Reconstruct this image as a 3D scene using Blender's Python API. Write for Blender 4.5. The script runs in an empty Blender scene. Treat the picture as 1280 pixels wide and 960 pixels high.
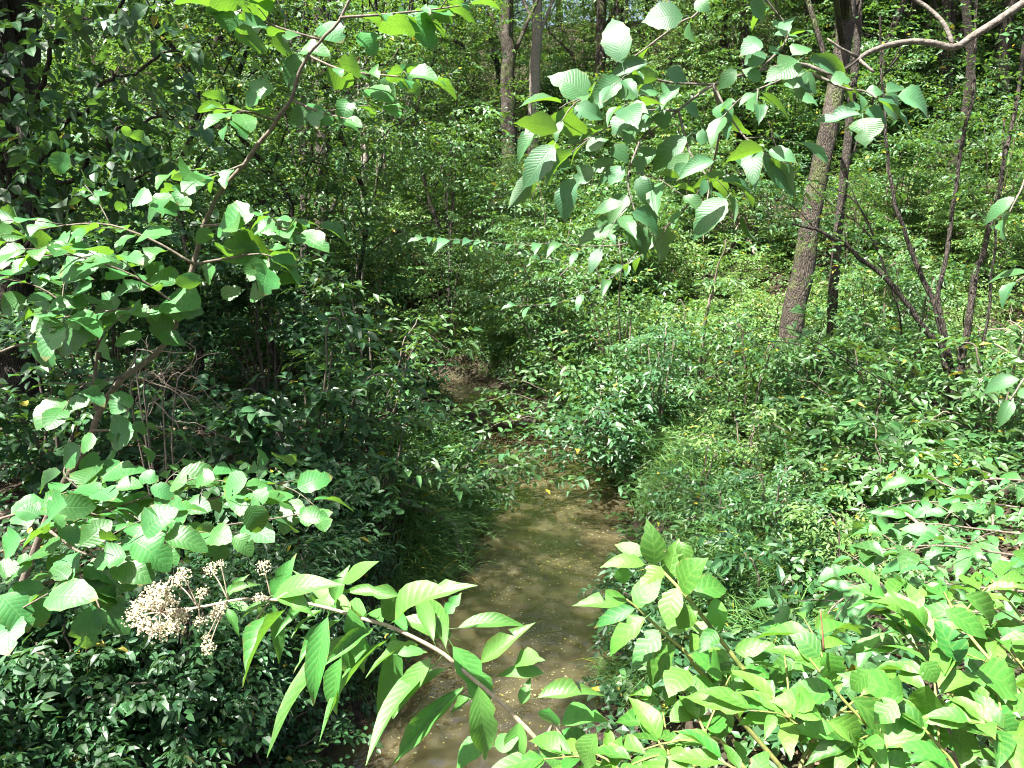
import bpy, math
import numpy as np
from mathutils import Vector, Matrix

# ------------------------------------------------------------------ camera, sky, sun, exposure
SC = bpy.context.scene
COL = SC.collection
PITCH = math.radians(13.5)
EYE = np.array((0.0, 0.0, 3.6))
FPX = 961.0
FWD = np.array((0.0, math.cos(PITCH), -math.sin(PITCH)))
UPV = np.array((0.0, math.sin(PITCH), math.cos(PITCH)))
RGT = np.array((1.0, 0.0, 0.0))

cam = bpy.data.cameras.new("camera")
cam.sensor_width = 36.0
cam.lens = FPX / 1280.0 * 36.0
cam.clip_start = 0.05
cam.clip_end = 500.0
cam_ob = bpy.data.objects.new("camera", cam)
cam_ob.location = EYE
cam_ob.rotation_euler = (math.pi / 2 - PITCH, 0, 0)
COL.objects.link(cam_ob)
SC.camera = cam_ob

SUN_DIR = np.array((-0.36, -0.22, 0.905))
SUN_DIR /= np.linalg.norm(SUN_DIR)
world = bpy.data.worlds.new("World")
SC.world = world
world.use_nodes = True
wn = world.node_tree
bg = wn.nodes["Background"]
sky = wn.nodes.new("ShaderNodeTexSky")
sky.sky_type = 'NISHITA'
sky.sun_disc = False
sky.sun_elevation = math.asin(SUN_DIR[2])
sky.sun_rotation = math.atan2(SUN_DIR[0], SUN_DIR[1])
sky.dust_density = 5.0
sky.ozone_density = 0.6
wn.links.new(sky.outputs[0], bg.inputs[0])
bg.inputs[1].default_value = 0.05

sun = bpy.data.lights.new("sun", 'SUN')
sun.energy = 5.0
sun.angle = math.radians(0.53)
sun.color = (1.0, 0.97, 0.92)
sun_ob = bpy.data.objects.new("sun", sun)
sun_ob.rotation_euler = Vector(SUN_DIR).to_track_quat('Z', 'Y').to_euler()
COL.objects.link(sun_ob)

SC.view_settings.view_transform = 'Standard'
SC.view_settings.look = 'None'
SC.view_settings.exposure = 2.55
SC.cycles.filter_width = 1.1
SC.cycles.max_bounces = 8
SC.cycles.diffuse_bounces = 4
SC.cycles.glossy_bounces = 2
SC.cycles.transmission_bounces = 4
SC.cycles.sample_clamp_indirect = 6.0

RNG = np.random.default_rng(11)


# ------------------------------------------------------------------ pixels to world points
def ray(px, py):
    px = np.asarray(px, float); py = np.asarray(py, float)
    return FWD + ((px - 640.0) / FPX)[..., None] * RGT + ((480.0 - py) / FPX)[..., None] * UPV


def P(px, py, depth):
    return EYE + ray(px, py) * np.asarray(depth, float)[..., None]


TS = 430.0 / 1280.0
TILES = dict(TL=(0, 0), TC=(430, 0), TR=(850, 0), ML=(0, 320), MC=(430, 320), MR=(850, 320),
             BL=(0, 640), BC=(430, 640), BR=(850, 640), F=None)


def tp(tile, xy):
    if tile == 'F':
        return float(xy[0]), float(xy[1])
    t = TILES[tile]
    return t[0] + xy[0] * TS, t[1] + xy[1] * TS


# ------------------------------------------------------------------ terrain
CREEK = np.array([(-.55, -8), (-.5, 1), (-.42, 4.2), (-.12, 5.3), (.36, 7.2), (.52, 8.6), (.42, 10.0), (.05, 11.6),
                  (-.5, 13.4), (-1.2, 14.8), (-2.8, 16.2), (-5.5, 17.1), (-10, 17.4), (-30, 18)], float)


def creek_dist(x, y):
    x = np.asarray(x, float); y = np.asarray(y, float)
    best = np.full(x.shape, 1e9)
    for a, b in zip(CREEK[:-1], CREEK[1:]):
        d = b - a
        t = np.clip(((x - a[0]) * d[0] + (y - a[1]) * d[1]) / (d @ d), 0, 1)
        best = np.minimum(best, np.hypot(x - a[0] - t * d[0], y - a[1] - t * d[1]))
    return best


def sstep(a, b, v):
    t = np.clip((v - a) / (b - a), 0, 1)
    return t * t * (3 - 2 * t)


def height(x, y):
    x = np.asarray(x, float); y = np.asarray(y, float)
    hw = np.where(y < 10.5, .86, .86 - .22 * sstep(10.3, 11.5, y))
    hw = hw + .07 * np.sin(y * 2.3) + .05 * np.sin(y * 5.1 + x)
    e = creek_dist(x, y) - hw
    h = np.where(e < 0, -.35 * np.clip(-e / .5, 0, 1), 0)
    h = h + .62 * sstep(0, .75, e) + .35 * sstep(.5, 3.0, e) + .02 * np.clip(e, 0, 12)
    t = y - 17.5 + .45 * np.maximum(x - 2, 0) + .25 * np.maximum(-x - 5, 0)
    h = h + .4 * (np.sqrt(np.clip(t, 0, 32) ** 2 + .5) - .7) * (t > 0) * sstep(0, 3, e)
    b = sstep(0, 1.2, e)
    h = h + b * (.07 * np.sin(x * 1.9 + 1.0) * np.sin(y * 1.6) + .05 * np.sin(x * 4.3 + y * 2.1) + .03 * np.sin(x * 9.1 - y * 7.3))
    return h


def ground_at(px, py):
    """the first point where the view ray meets the terrain"""
    d = ray(px, py)
    ts = np.linspace(1.5, 60, 3000)
    p = EYE + d * ts[:, None]
    hit = np.nonzero(p[:, 2] < height(p[:, 0], p[:, 1]))[0]
    k = hit[0] if len(hit) else 2900
    q = p[k]
    return np.array((q[0], q[1], float(height(q[0], q[1]))))


# ------------------------------------------------------------------ scene graph helpers
def tag(o, label=None, cat=None, group=None, kind=None):
    if label: o["label"] = label
    if cat: o["category"] = cat
    if group: o["group"] = group
    if kind: o["kind"] = kind
    return o


def empty(name, loc, label, cat, group=None):
    o = bpy.data.objects.new(name, None)
    o.location = tuple(float(v) for v in loc)
    o.empty_display_size = 0.1
    COL.objects.link(o)
    return tag(o, label, cat, group)


def link(name, mesh, parent=None, kind=None):
    o = bpy.data.objects.new(name, mesh)
    COL.objects.link(o)
    if parent is not None:
        o.parent = parent
    if kind:
        o["kind"] = kind
    return o


def copy_tree(o, loc, rz=0.0, s=1.0):
    c = o.copy()
    COL.objects.link(c)
    c.location = tuple(float(v) for v in loc)
    c.rotation_euler = (0, 0, rz)
    c.scale = (s, s, s)
    for ch in o.children:
        k = ch.copy()
        COL.objects.link(k)
        k.parent = c
        for g in ch.children:
            q = g.copy()
            COL.objects.link(q)
            q.parent = k
    return c


def np_mesh(name, V, T, mat, UV=None, smooth=False):
    V = np.ascontiguousarray(V, np.float32); T = np.ascontiguousarray(T, np.int32)
    me = bpy.data.meshes.new(name)
    me.vertices.add(len(V)); me.vertices.foreach_set("co", V.ravel())
    me.loops.add(T.size); me.loops.foreach_set("vertex_index", T.ravel())
    me.polygons.add(len(T))
    me.polygons.foreach_set("loop_start", np.arange(0, T.size, 3, dtype=np.int32))
    me.polygons.foreach_set("use_smooth", np.full(len(T), smooth, bool))
    if UV is not None:
        uv = me.uv_layers.new(name="UVMap")
        uv.data.foreach_set("uv", np.ascontiguousarray(UV[T.ravel()], np.float32).ravel())
    me.update(calc_edges=True)
    me.validate()
    me.materials.append(mat)
    return me


def norm(v):
    v = np.asarray(v, float)
    return v / np.maximum(np.linalg.norm(v, axis=-1, keepdims=True), 1e-9)


class Tubes:
    """round stems collected into one mesh"""
    def __init__(self):
        self.V, self.T, self.n = [], [], 0

    def add(self, pts, r0, r1, sides=6, flare=0.0, lump=0.0, rng=None, cap=True):
        pts = np.asarray(pts, float)
        m = len(pts)
        t = np.linspace(0, 1, m)
        rad = r0 + (r1 - r0) * t
        if flare:
            rad = rad * (1 + flare * np.exp(-t * 16))
        tan = norm(np.gradient(pts, axis=0))
        ref = np.array((0.31, 0.77, 0.55)) if abs(tan[0] @ norm(np.array((0.31, 0.77, 0.55)))) < .9 else np.array((1.0, 0, 0))
        a = norm(np.cross(tan, ref)); b = np.cross(tan, a)
        ang = np.linspace(0, 2 * np.pi, sides, endpoint=False)
        rr = np.repeat(rad[:, None], sides, 1)
        if lump and rng is not None:
            rr = rr * (1 + lump * rng.standard_normal(rr.shape))
        V = pts[:, None, :] + rr[..., None] * (np.cos(ang)[None, :, None] * a[:, None, :] + np.sin(ang)[None, :, None] * b[:, None, :])
        V = V.reshape(-1, 3)
        i = np.arange(m - 1)[:, None] * sides
        j = np.arange(sides)[None, :]; k = (j + 1) % sides
        A, B, C, D = i + j, i + k, i + sides + k, i + sides + j
        T = np.concatenate([np.stack([A, B, C], -1).reshape(-1, 3), np.stack([A, C, D], -1).reshape(-1, 3)])
        if cap:
            V = np.concatenate([V, pts[-1:], pts[:1]])
            e = (m - 1) * sides; c = m * sides
            T = np.concatenate([T, np.stack([e + j[0], e + k[0], np.full(sides, c)], -1), np.stack([k[0], j[0], np.full(sides, c + 1)], -1)])
        self.V.append(V); self.T.append(T + self.n); self.n += len(V)
        return self

    def mesh(self, name, mat, origin=(0, 0, 0)):
        return np_mesh(name, np.concatenate(self.V) - np.asarray(origin, float), np.concatenate(self.T), mat, smooth=True)


def curve(pts, n=24, wob=0.0, rng=None):
    """smooth polyline through the points (Catmull-Rom), with a little wobble"""
    p = np.asarray(pts, float)
    p = np.concatenate([[2 * p[0] - p[1]], p, [2 * p[-1] - p[-2]]])
    k = len(p) - 3
    u = np.linspace(0, k - 1e-6, n)
    i = u.astype(int); f = (u - i)[:, None]
    a, b, c, d = p[i], p[i + 1], p[i + 2], p[i + 3]
    q = .5 * ((2 * b) + (c - a) * f + (2 * a - 5 * b + 4 * c - d) * f ** 2 + (3 * b - a - 3 * c + d) * f ** 3)
    if wob and rng is not None:
        w = rng.standard_normal((n, 3)) * wob
        w[0] = w[-1] = 0
        q = q + (w + np.roll(w, 1, 0)) * .5
    return q


# ------------------------------------------------------------------ materials
def new_mat(name):
    m = bpy.data.materials.new(name)
    m.use_nodes = True
    nt = m.node_tree
    for n in list(nt.nodes):
        if n.type != 'OUTPUT_MATERIAL':
            nt.nodes.remove(n)
    return m, nt, nt.nodes["Material Output"]


def node(nt, t, **kw):
    n = nt.nodes.new(t)
    for k, v in kw.items():
        setattr(n, k, v)
    return n


def mth(nt, op, a, b=None, c=None):
    n = node(nt, 'ShaderNodeMath', operation=op)
    for i, v in enumerate((a, b, c)):
        if v is None: continue
        if isinstance(v, (int, float)): n.inputs[i].default_value = v
        else: nt.links.new(v, n.inputs[i])
    return n.outputs[0]


def mixc(nt, f, a, b, mode='MIX'):
    n = node(nt, 'ShaderNodeMix', data_type='RGBA', blend_type=mode)
    for s, v in ((n.inputs[0], f), (n.inputs[6], a), (n.inputs[7], b)):
        if isinstance(v, (int, float)): s.default_value = v
        elif isinstance(v, tuple): s.default_value = (*v, 1)
        else: nt.links.new(v, s)
    return n.outputs[2]


def leaf_mat(name, dark, light, glow, veins=0, rough=.42, spec=.5, yellow=.02, bump=.35, trans=.29, under=.5, island=True, blotch=.35):
    """green leaf: varied colour leaf to leaf, veins from the leaf's own UV, light passing through"""
    m, nt, out = new_mat(name)
    L = nt.links
    geo = node(nt, 'ShaderNodeNewGeometry')
    oi = node(nt, 'ShaderNodeObjectInfo')
    if island:
        rnd = mth(nt, 'FRACT', mth(nt, 'ADD', geo.outputs['Random Per Island'], oi.outputs['Random']))
    else:
        rnd = oi.outputs['Random']
    wn_ = node(nt, 'ShaderNodeTexWhiteNoise', noise_dimensions='1D')
    L.new(rnd, wn_.inputs['W'])
    rnd2 = wn_.outputs['Value']
    col = mixc(nt, rnd, dark, light)
    tc = node(nt, 'ShaderNodeTexCoord')
    noi = node(nt, 'ShaderNodeTexNoise')
    noi.inputs['Scale'].default_value = 14 if veins else 5
    noi.inputs['Detail'].default_value = 3
    L.new(tc.outputs['Object'], noi.inputs['Vector'])
    blot = mth(nt, 'MULTIPLY_ADD', noi.outputs['Fac'], blotch * 2, 1 - blotch)
    col = mixc(nt, 1.0, col, blot, 'MULTIPLY') if False else col
    hv = node(nt, 'ShaderNodeHueSaturation')
    L.new(col, hv.inputs['Color'])
    L.new(mth(nt, 'MULTIPLY', blot, mth(nt, 'MULTIPLY_ADD', rnd2, .5, .74)), hv.inputs['Value'])
    L.new(mth(nt, 'MULTIPLY_ADD', rnd2, .035, .494), hv.inputs['Hue'])
    col = hv.outputs[0]
    yel = mth(nt, 'GREATER_THAN', rnd2, 1 - yellow)
    col = mixc(nt, yel, col, (.30, .27, .03))
    height_out = None
    if veins:
        uv = node(nt, 'ShaderNodeUVMap')
        sep = node(nt, 'ShaderNodeSeparateXYZ')
        L.new(uv.outputs[0], sep.inputs[0])
        s = mth(nt, 'ABSOLUTE', mth(nt, 'MULTIPLY_ADD', sep.outputs[1], 2.0, -1.0))
        ph = mth(nt, 'MULTIPLY', mth(nt, 'SUBTRACT', sep.outputs[0], mth(nt, 'MULTIPLY', s, .22)), veins * math.pi)
        rib = mth(nt, 'ABSOLUTE', mth(nt, 'SINE', ph))                      # 0 on the side veins
        mid = mth(nt, 'MINIMUM', mth(nt, 'MULTIPLY', s, 14.0), 1.0)
        vein = mth(nt, 'MULTIPLY', mth(nt, 'POWER', rib, .45), mid)
        col = mixc(nt, mth(nt, 'MULTIPLY', mth(nt, 'SUBTRACT', 1.0, vein), .26), col, (light[0] * 1.9 + .02, light[1] * 1.5, light[2] * 1.9 + .01))
        fine = node(nt, 'ShaderNodeTexVoronoi', feature='DISTANCE_TO_EDGE')
        fine.inputs['Scale'].default_value = 60
        L.new(uv.outputs[0], fine.inputs['Vector'])
        bm = node(nt, 'ShaderNodeBump')
        bm.inputs['Strength'].default_value = bump
        bm.inputs['Distance'].default_value = .0035
        L.new(mth(nt, 'ADD', vein, mth(nt, 'MULTIPLY', fine.outputs[0], .6)), bm.inputs['Height'])
        height_out = bm.outputs[0]
        # brown specks and chewed marks on a few spots
        sp = node(nt, 'ShaderNodeTexNoise')
        sp.inputs['Scale'].default_value = 55
        L.new(tc.outputs['Object'], sp.inputs['Vector'])
        col = mixc(nt, mth(nt, 'MULTIPLY', mth(nt, 'GREATER_THAN', sp.outputs['Fac'], .715), .75), col, (.10, .075, .03))
    if veins:
        edge = mth(nt, 'MULTIPLY', sm(nt, s, .80, .95), sm(nt, noi.outputs['Fac'], .54, .60))
        edge = mth(nt, 'MAXIMUM', edge, mth(nt, 'MULTIPLY', sm(nt, sep.outputs[0], .86, .97), mth(nt, 'GREATER_THAN', rnd2, .72)))
        col = mixc(nt, mth(nt, 'MULTIPLY', edge, .7), col, (.16, .11, .04))
    back = geo.outputs['Backfacing']
    pale = mixc(nt, under, col, (light[0] * 1.5 + .03, light[1] * 1.15 + .02, light[2] * 1.6 + .03))
    surf = mixc(nt, back, col, pale)
    pb = node(nt, 'ShaderNodeBsdfPrincipled')
    L.new(surf, pb.inputs['Base Color'])
    L.new(mth(nt, 'ADD', mth(nt, 'MULTIPLY', back, .25), mth(nt, 'MULTIPLY_ADD', rnd2, .12, rough - .06)), pb.inputs['Roughness'])
    pb.inputs['Specular IOR Level'].default_value = spec
    tr = node(nt, 'ShaderNodeBsdfTranslucent')
    gl = mixc(nt, yel, glow, (.45, .36, .03))
    hv2 = node(nt, 'ShaderNodeHueSaturation')
    L.new(gl, hv2.inputs['Color'])
    L.new(blot, hv2.inputs['Value'])
    tcol = hv2.outputs[0]
    if veins:
        tcol = mixc(nt, mth(nt, 'MULTIPLY', mth(nt, 'SUBTRACT', 1.0, vein), .35), tcol, (glow[0] * .45, glow[1] * .5, glow[2] * .5))
    L.new(tcol, tr.inputs['Color'])
    if height_out is not None:
        L.new(height_out, pb.inputs['Normal']); L.new(height_out, tr.inputs['Normal'])
    ms = node(nt, 'ShaderNodeMixShader')
    ms.inputs[0].default_value = trans
    L.new(pb.outputs[0], ms.inputs[1]); L.new(tr.outputs[0], ms.inputs[2])
    L.new(ms.outputs[0], out.inputs[0])
    return m


def rough_mat(name, c1, c2, scale=(6, 6, 1.2), ns=6.0, rough=.9, bump=.6, dist=.02, moss=None, c3=None):
    m, nt, out = new_mat(name)
    L = nt.links
    tc = node(nt, 'ShaderNodeTexCoord')
    mp = node(nt, 'ShaderNodeMapping')
    mp.inputs['Scale'].default_value = scale
    L.new(tc.outputs['Object'], mp.inputs[0])
    n1 = node(nt, 'ShaderNodeTexNoise'); n1.inputs['Scale'].default_value = ns; n1.inputs['Detail'].default_value = 6; n1.inputs['Roughness'].default_value = .65
    L.new(mp.outputs[0], n1.inputs['Vector'])
    n2 = node(nt, 'ShaderNodeTexVoronoi', feature='DISTANCE_TO_EDGE'); n2.inputs['Scale'].default_value = ns * .9
    L.new(mp.outputs[0], n2.inputs['Vector'])
    cr = node(nt, 'ShaderNodeValToRGB')
    cr.color_ramp.elements[0].position = .34; cr.color_ramp.elements[0].color = (*c1, 1)
    cr.color_ramp.elements[1].position = .68; cr.color_ramp.elements[1].color = (*c2, 1)
    L.new(n1.outputs['Fac'], cr.inputs[0])
    col = cr.outputs[0]
    n3 = node(nt, 'ShaderNodeTexNoise'); n3.inputs['Scale'].default_value = 1.7; n3.inputs['Detail'].default_value = 4
    L.new(tc.outputs['Object'], n3.inputs['Vector'])
    if c3 is not None:
        col = mixc(nt, mth(nt, 'MULTIPLY', sm(nt, n3.outputs['Fac'], .52, .62), .8), col, c3)
    if moss is not None:
        n4 = node(nt, 'ShaderNodeTexNoise'); n4.inputs['Scale'].default_value = 2.6; n4.inputs['Detail'].default_value = 7
        L.new(tc.outputs['Object'], n4.inputs['Vector'])
        col = mixc(nt, mth(nt, 'MULTIPLY', sm(nt, n4.outputs['Fac'], .5, .6), .7), col, moss)
    pb = node(nt, 'ShaderNodeBsdfPrincipled')
    L.new(col, pb.inputs['Base Color'])
    pb.inputs['Roughness'].default_value = rough
    pb.inputs['Specular IOR Level'].default_value = .25
    bm = node(nt, 'ShaderNodeBump'); bm.inputs['Strength'].default_value = bump; bm.inputs['Distance'].default_value = dist
    L.new(mth(nt, 'ADD', n1.outputs['Fac'], mth(nt, 'MINIMUM', mth(nt, 'MULTIPLY', n2.outputs[0], 2.5), .6)), bm.inputs['Height'])
    L.new(bm.outputs[0], pb.inputs['Normal'])
    L.new(pb.outputs[0], out.inputs[0])
    return m


def sm(nt, v, a, b):
    n = node(nt, 'ShaderNodeMapRange', interpolation_type='SMOOTHSTEP')
    nt.links.new(v, n.inputs[0])
    n.inputs[1].default_value = a; n.inputs[2].default_value = b
    return n.outputs[0]


M = {}
M['alder'] = leaf_mat('alder_leaf', (.030, .110, .026), (.055, .165, .038), (.17, .36, .025), veins=9, rough=.42, island=False, bump=.22, yellow=.0)
M['elm'] = leaf_mat('elm_leaf', (.022, .090, .030), (.060, .155, .052), (.19, .38, .02), veins=15, rough=.42, island=False, bump=.22, yellow=.0)
M['lance'] = leaf_mat('lance_leaf', (.050, .150, .026), (.085, .210, .040), (.16, .36, .03), veins=10, rough=.46, island=False, bump=.20, yellow=.0)
M['bush'] = leaf_mat('bush_leaf', (.022, .098, .014), (.095, .225, .030), (.18, .38, .03), veins=6, rough=.46, island=False, bump=.20, yellow=.0)
M['shade'] = leaf_mat('shade_leaf', (.032, .115, .028), (.058, .160, .040), (.14, .30, .025), veins=6, rough=.46, island=False, bump=.20, yellow=.004)
M['mid'] = leaf_mat('understorey_leaf', (.036, .096, .027), (.084, .160, .045), (.15, .29, .028), rough=.48, yellow=.012)
M['blue'] = leaf_mat('cool_leaf', (.030, .090, .030), (.066, .145, .052), (.12, .26, .03), rough=.42, yellow=.004)
M['sunny'] = leaf_mat('sunlit_tint_leaf', (.085, .160, .034), (.150, .240, .062), (.165, .32, .04), rough=.50, yellow=.025)  # paler leaf with sunlight put into its colour, for sunlit plants
M['crown'] = leaf_mat('crown_leaf', (.032, .092, .024), (.078, .158, .042), (.135, .28, .028), rough=.48, yellow=.02, trans=.34)
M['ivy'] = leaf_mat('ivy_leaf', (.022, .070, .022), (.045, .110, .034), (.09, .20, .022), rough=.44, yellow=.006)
M['grass'] = leaf_mat('grass_blade', (.060, .140, .028), (.115, .210, .050), (.16, .30, .03), rough=.5, yellow=.02)
M['litter'] = leaf_mat('fallen_leaf', (.060, .040, .022), (.20, .135, .075), (.12, .06, .02), rough=.75, yellow=.0, trans=.12)
M['gold'] = leaf_mat('yellow_leaf', (.42, .26, .02), (.55, .42, .04), (.5, .35, .02), rough=.6, yellow=0, trans=.3)
M['fleck'] = leaf_mat('floating_fleck', (.10, .11, .04), (.30, .29, .16), (.2, .2, .05), rough=.6, yellow=.15, trans=.1)
M['bark'] = rough_mat('grey_brown_bark', (.020, .016, .012), (.088, .072, .054), scale=(7, 7, 1.1), bump=1.0, dist=.03, moss=(.075, .095, .028), c3=(.10, .085, .068))
M['bark_pale'] = rough_mat('pale_bark', (.12, .105, .085), (.34, .30, .25), scale=(9, 9, 1.5), bump=.8, dist=.02)
M['bark_dark'] = rough_mat('dark_bark', (.022, .018, .014), (.085, .070, .055), scale=(8, 8, 1.2), bump=1.0, dist=.03)
M['twig'] = rough_mat('smooth_twig', (.070, .055, .040), (.17, .14, .11), scale=(20, 20, 20), ns=4, rough=.7, bump=.25, dist=.003)
M['twig_pale'] = rough_mat('grey_lichen_twig', (.06, .052, .042), (.17, .15, .125), scale=(30, 30, 30), ns=3, rough=.8, bump=.4, dist=.003)
M['stem_green'] = rough_mat('green_stem', (.10, .14, .035), (.22, .20, .07), scale=(20, 20, 20), ns=4, rough=.55, bump=.15, dist=.002)
M['stem_tan'] = rough_mat('tan_stem', (.20, .16, .11), (.36, .30, .22), scale=(30, 30, 30), ns=4, rough=.6, bump=.15, dist=.002)
M['stem_red'] = rough_mat('red_stem', (.12, .06, .035), (.22, .11, .06), scale=(20, 20, 20), ns=4, rough=.6, bump=.15, dist=.002)
M['dead'] = rough_mat('dead_wood', (.10, .08, .06), (.32, .27, .21), scale=(14, 14, 14), ns=4, rough=.85, bump=.5, dist=.006)
M['floret'] = rough_mat('cream_floret', (.36, .31, .18), (.68, .61, .42), scale=(60, 60, 60), ns=9, rough=.8, bump=.3, dist=.002)
M['soil'] = rough_mat('forest_soil', (.020, .015, .010), (.075, .055, .036), scale=(3, 3, 3), ns=5, rough=.95, bump=1.0, dist=.05, c3=(.045, .045, .02))

# muddy water
m_, nt_, out_ = new_mat('muddy_water')
pb_ = node(nt_, 'ShaderNodeBsdfPrincipled')
tc_ = node(nt_, 'ShaderNodeTexCoord')
na_ = node(nt_, 'ShaderNodeTexNoise'); na_.inputs['Scale'].default_value = .9; na_.inputs['Detail'].default_value = 3; na_.inputs['Distortion'].default_value = .5
nt_.links.new(tc_.outputs['Object'], na_.inputs['Vector'])
nt_.links.new(mixc(nt_, sm(nt_, na_.outputs['Fac'], .35, .65), (.052, .042, .021), (.074, .060, .031)), pb_.inputs['Base Color'])
pb_.inputs['Roughness'].default_value = .015
pb_.inputs['Coat Weight'].default_value = 1.0
pb_.inputs['Coat IOR'].default_value = 1.7
pb_.inputs['Coat Roughness'].default_value = .01
pb_.inputs['Subsurface Weight'].default_value = 1.0
pb_.inputs['Subsurface Radius'].default_value = (1.0, .75, .45)
pb_.inputs['Subsurface Scale'].default_value = .5
pb_.inputs['IOR'].default_value = 1.42
nb_ = node(nt_, 'ShaderNodeTexNoise'); nb_.inputs['Scale'].default_value = 6.0; nb_.inputs['Detail'].default_value = 1
nt_.links.new(tc_.outputs['Object'], nb_.inputs['Vector'])
bm_ = node(nt_, 'ShaderNodeBump'); bm_.inputs['Strength'].default_value = .6; bm_.inputs['Distance'].default_value = .03
nc_ = node(nt_, 'ShaderNodeTexNoise'); nc_.inputs['Scale'].default_value = 34.0; nc_.inputs['Detail'].default_value = 1
nd_ = node(nt_, 'ShaderNodeTexNoise'); nd_.inputs['Scale'].default_value = 1.3
nt_.links.new(tc_.outputs['Object'], nc_.inputs['Vector']); nt_.links.new(tc_.outputs['Object'], nd_.inputs['Vector'])
rip_ = mth(nt_, 'MULTIPLY', mth(nt_, 'MULTIPLY', nc_.outputs['Fac'], .55), sm(nt_, nd_.outputs['Fac'], .5, .62))
nt_.links.new(mth(nt_, 'ADD', nb_.outputs['Fac'], rip_), bm_.inputs['Height'])
nt_.links.new(bm_.outputs[0], pb_.inputs['Normal']); nt_.links.new(bm_.outputs[0], pb_.inputs['Coat Normal'])
nt_.links.new(pb_.outputs[0], out_.inputs[0])
M['water'] = m_

# ------------------------------------------------------------------ leaf shapes for joined foliage (x along, y across, z up)
def tmpl_fold(a=.42, wa=.5, fold=.12, droop=-.18):
    """8 triangles: a folded, drooping leaf"""
    V = np.array([(0, 0, 0), (.3, wa * .92, fold), (.68, wa * .72, fold * .8 + droop * .45), (1, 0, droop),
                  (.68, -wa * .72, fold * .8 + droop * .45), (.3, -wa * .92, fold), (.3, 0, 0), (.68, 0, droop * .45)], float)
    T = np.array([(0, 6, 1), (0, 5, 6), (6, 7, 2), (6, 2, 1), (5, 4, 7), (5, 7, 6), (7, 3, 2), (4, 3, 7)])
    return V, T


def tmpl_four(wa=.5, fold=.10, droop=-.15):
    V = np.array([(0, 0, 0), (.42, wa, fold), (1, 0, droop), (.42, -wa, fold), (.5, 0, 0)], float)
    T = np.array([(0, 4, 1), (4, 2, 1), (0, 3, 4), (3, 2, 4)])
    return V, T


def tmpl_two(wa=.5, fold=.10, droop=-.1):
    V = np.array([(0, 0, 0), (.45, wa, fold), (1, 0, droop), (.45, -wa, fold)], float)
    T = np.array([(0, 2, 1), (0, 3, 2)])
    return V, T


TM8, TM4, TM2 = tmpl_fold(), tmpl_four(), tmpl_two()


class Leaves:
    def __init__(self):
        self.p, self.d, self.n, self.L, self.W = [], [], [], [], []

    def add(self, p, d, n, L, W):
        self.p.append(p); self.d.append(d); self.n.append(n); self.L.append(L); self.W.append(W)

    def arrays(self):
        p = np.concatenate(self.p); d = norm(np.concatenate(self.d)); n = np.concatenate(self.n)
        n = norm(n - d * np.sum(n * d, 1, keepdims=True))
        return p, d, n, np.concatenate(self.L), np.concatenate(self.W)

    def count(self):
        return sum(len(x) for x in self.p)


def leaves_mesh(name, arr, tmpl, mat, origin=(0, 0, 0), keep=None, rng=RNG):
    p, d, n, L, W = arr
    if keep is not None:
        p, d, n, L, W = p[keep], d[keep], n[keep], L[keep], W[keep]
    V0, T0 = tmpl
    b = np.cross(n, d)
    bend = (1 + .5 * rng.standard_normal(len(p)))[:, None, None]
    V = (p - np.asarray(origin, float))[:, None, :] + (L[:, None] * V0[:, 0])[..., None] * d[:, None, :] \
        + (W[:, None] * V0[:, 1])[..., None] * b[:, None, :] + (L[:, None] * V0[:, 2])[..., None] * n[:, None, :] * bend
    T = (np.arange(len(p)) * len(V0))[:, None, None] + T0[None]
    return np_mesh(name, V.reshape(-1, 3), T.reshape(-1, 3), mat)


# spray templates: a twig with side twigs, all leaves held nearly flat
def spray_template(rng, nodes=6, side=True, opposite=False):
    p, d, n = [], [], []
    tw = []
    def twig(o, ang, ln, k):
        ax = np.array((math.cos(ang), math.sin(ang), 0))
        pts = [o + ax * ln * t + np.array((0, 0, -.10 * ln * t * t)) for t in np.linspace(0, 1, 4)]
        tw.append(np.array(pts))
        for i in range(k):
            t = (i + .6) / k
            q = o + ax * ln * t + np.array((0, 0, -.10 * ln * t * t))
            for s in ((1, -1) if opposite else ((1,) if i % 2 else (-1,))):
                a = ang + s * rng.uniform(.6, 1.1)
                if i == k - 1: a = ang + s * rng.uniform(0, .4)
                p.append(q); d.append((math.cos(a), math.sin(a), rng.normal(-.22, .22)))
                n.append((rng.normal(0, .28), rng.normal(0, .28), 1))
    twig(np.zeros(3), 0, 1.0, nodes)
    if side:
        for i, t in enumerate(np.linspace(.2, .8, nodes // 2 + 1)):
            s = 1 if i % 2 else -1
            twig(np.array((t, 0, -.1 * t * t)), s * rng.uniform(.55, 1.0), rng.uniform(.35, .65) * (1.15 - t * .6), max(3, int(nodes * .6)))
    return np.array(p), np.array(d), np.array(n), tw


SPR = {k: [spray_template(np.random.default_rng(100 + 7 * i + 31 * len(k)), nodes=nn, side=sd, opposite=op) for i in range(6)]
       for k, nn, sd, op in (('spray', 6, True, False), ('twig', 7, False, False), ('pinnate', 9, False, True), ('tuft', 4, True, False))}


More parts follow.
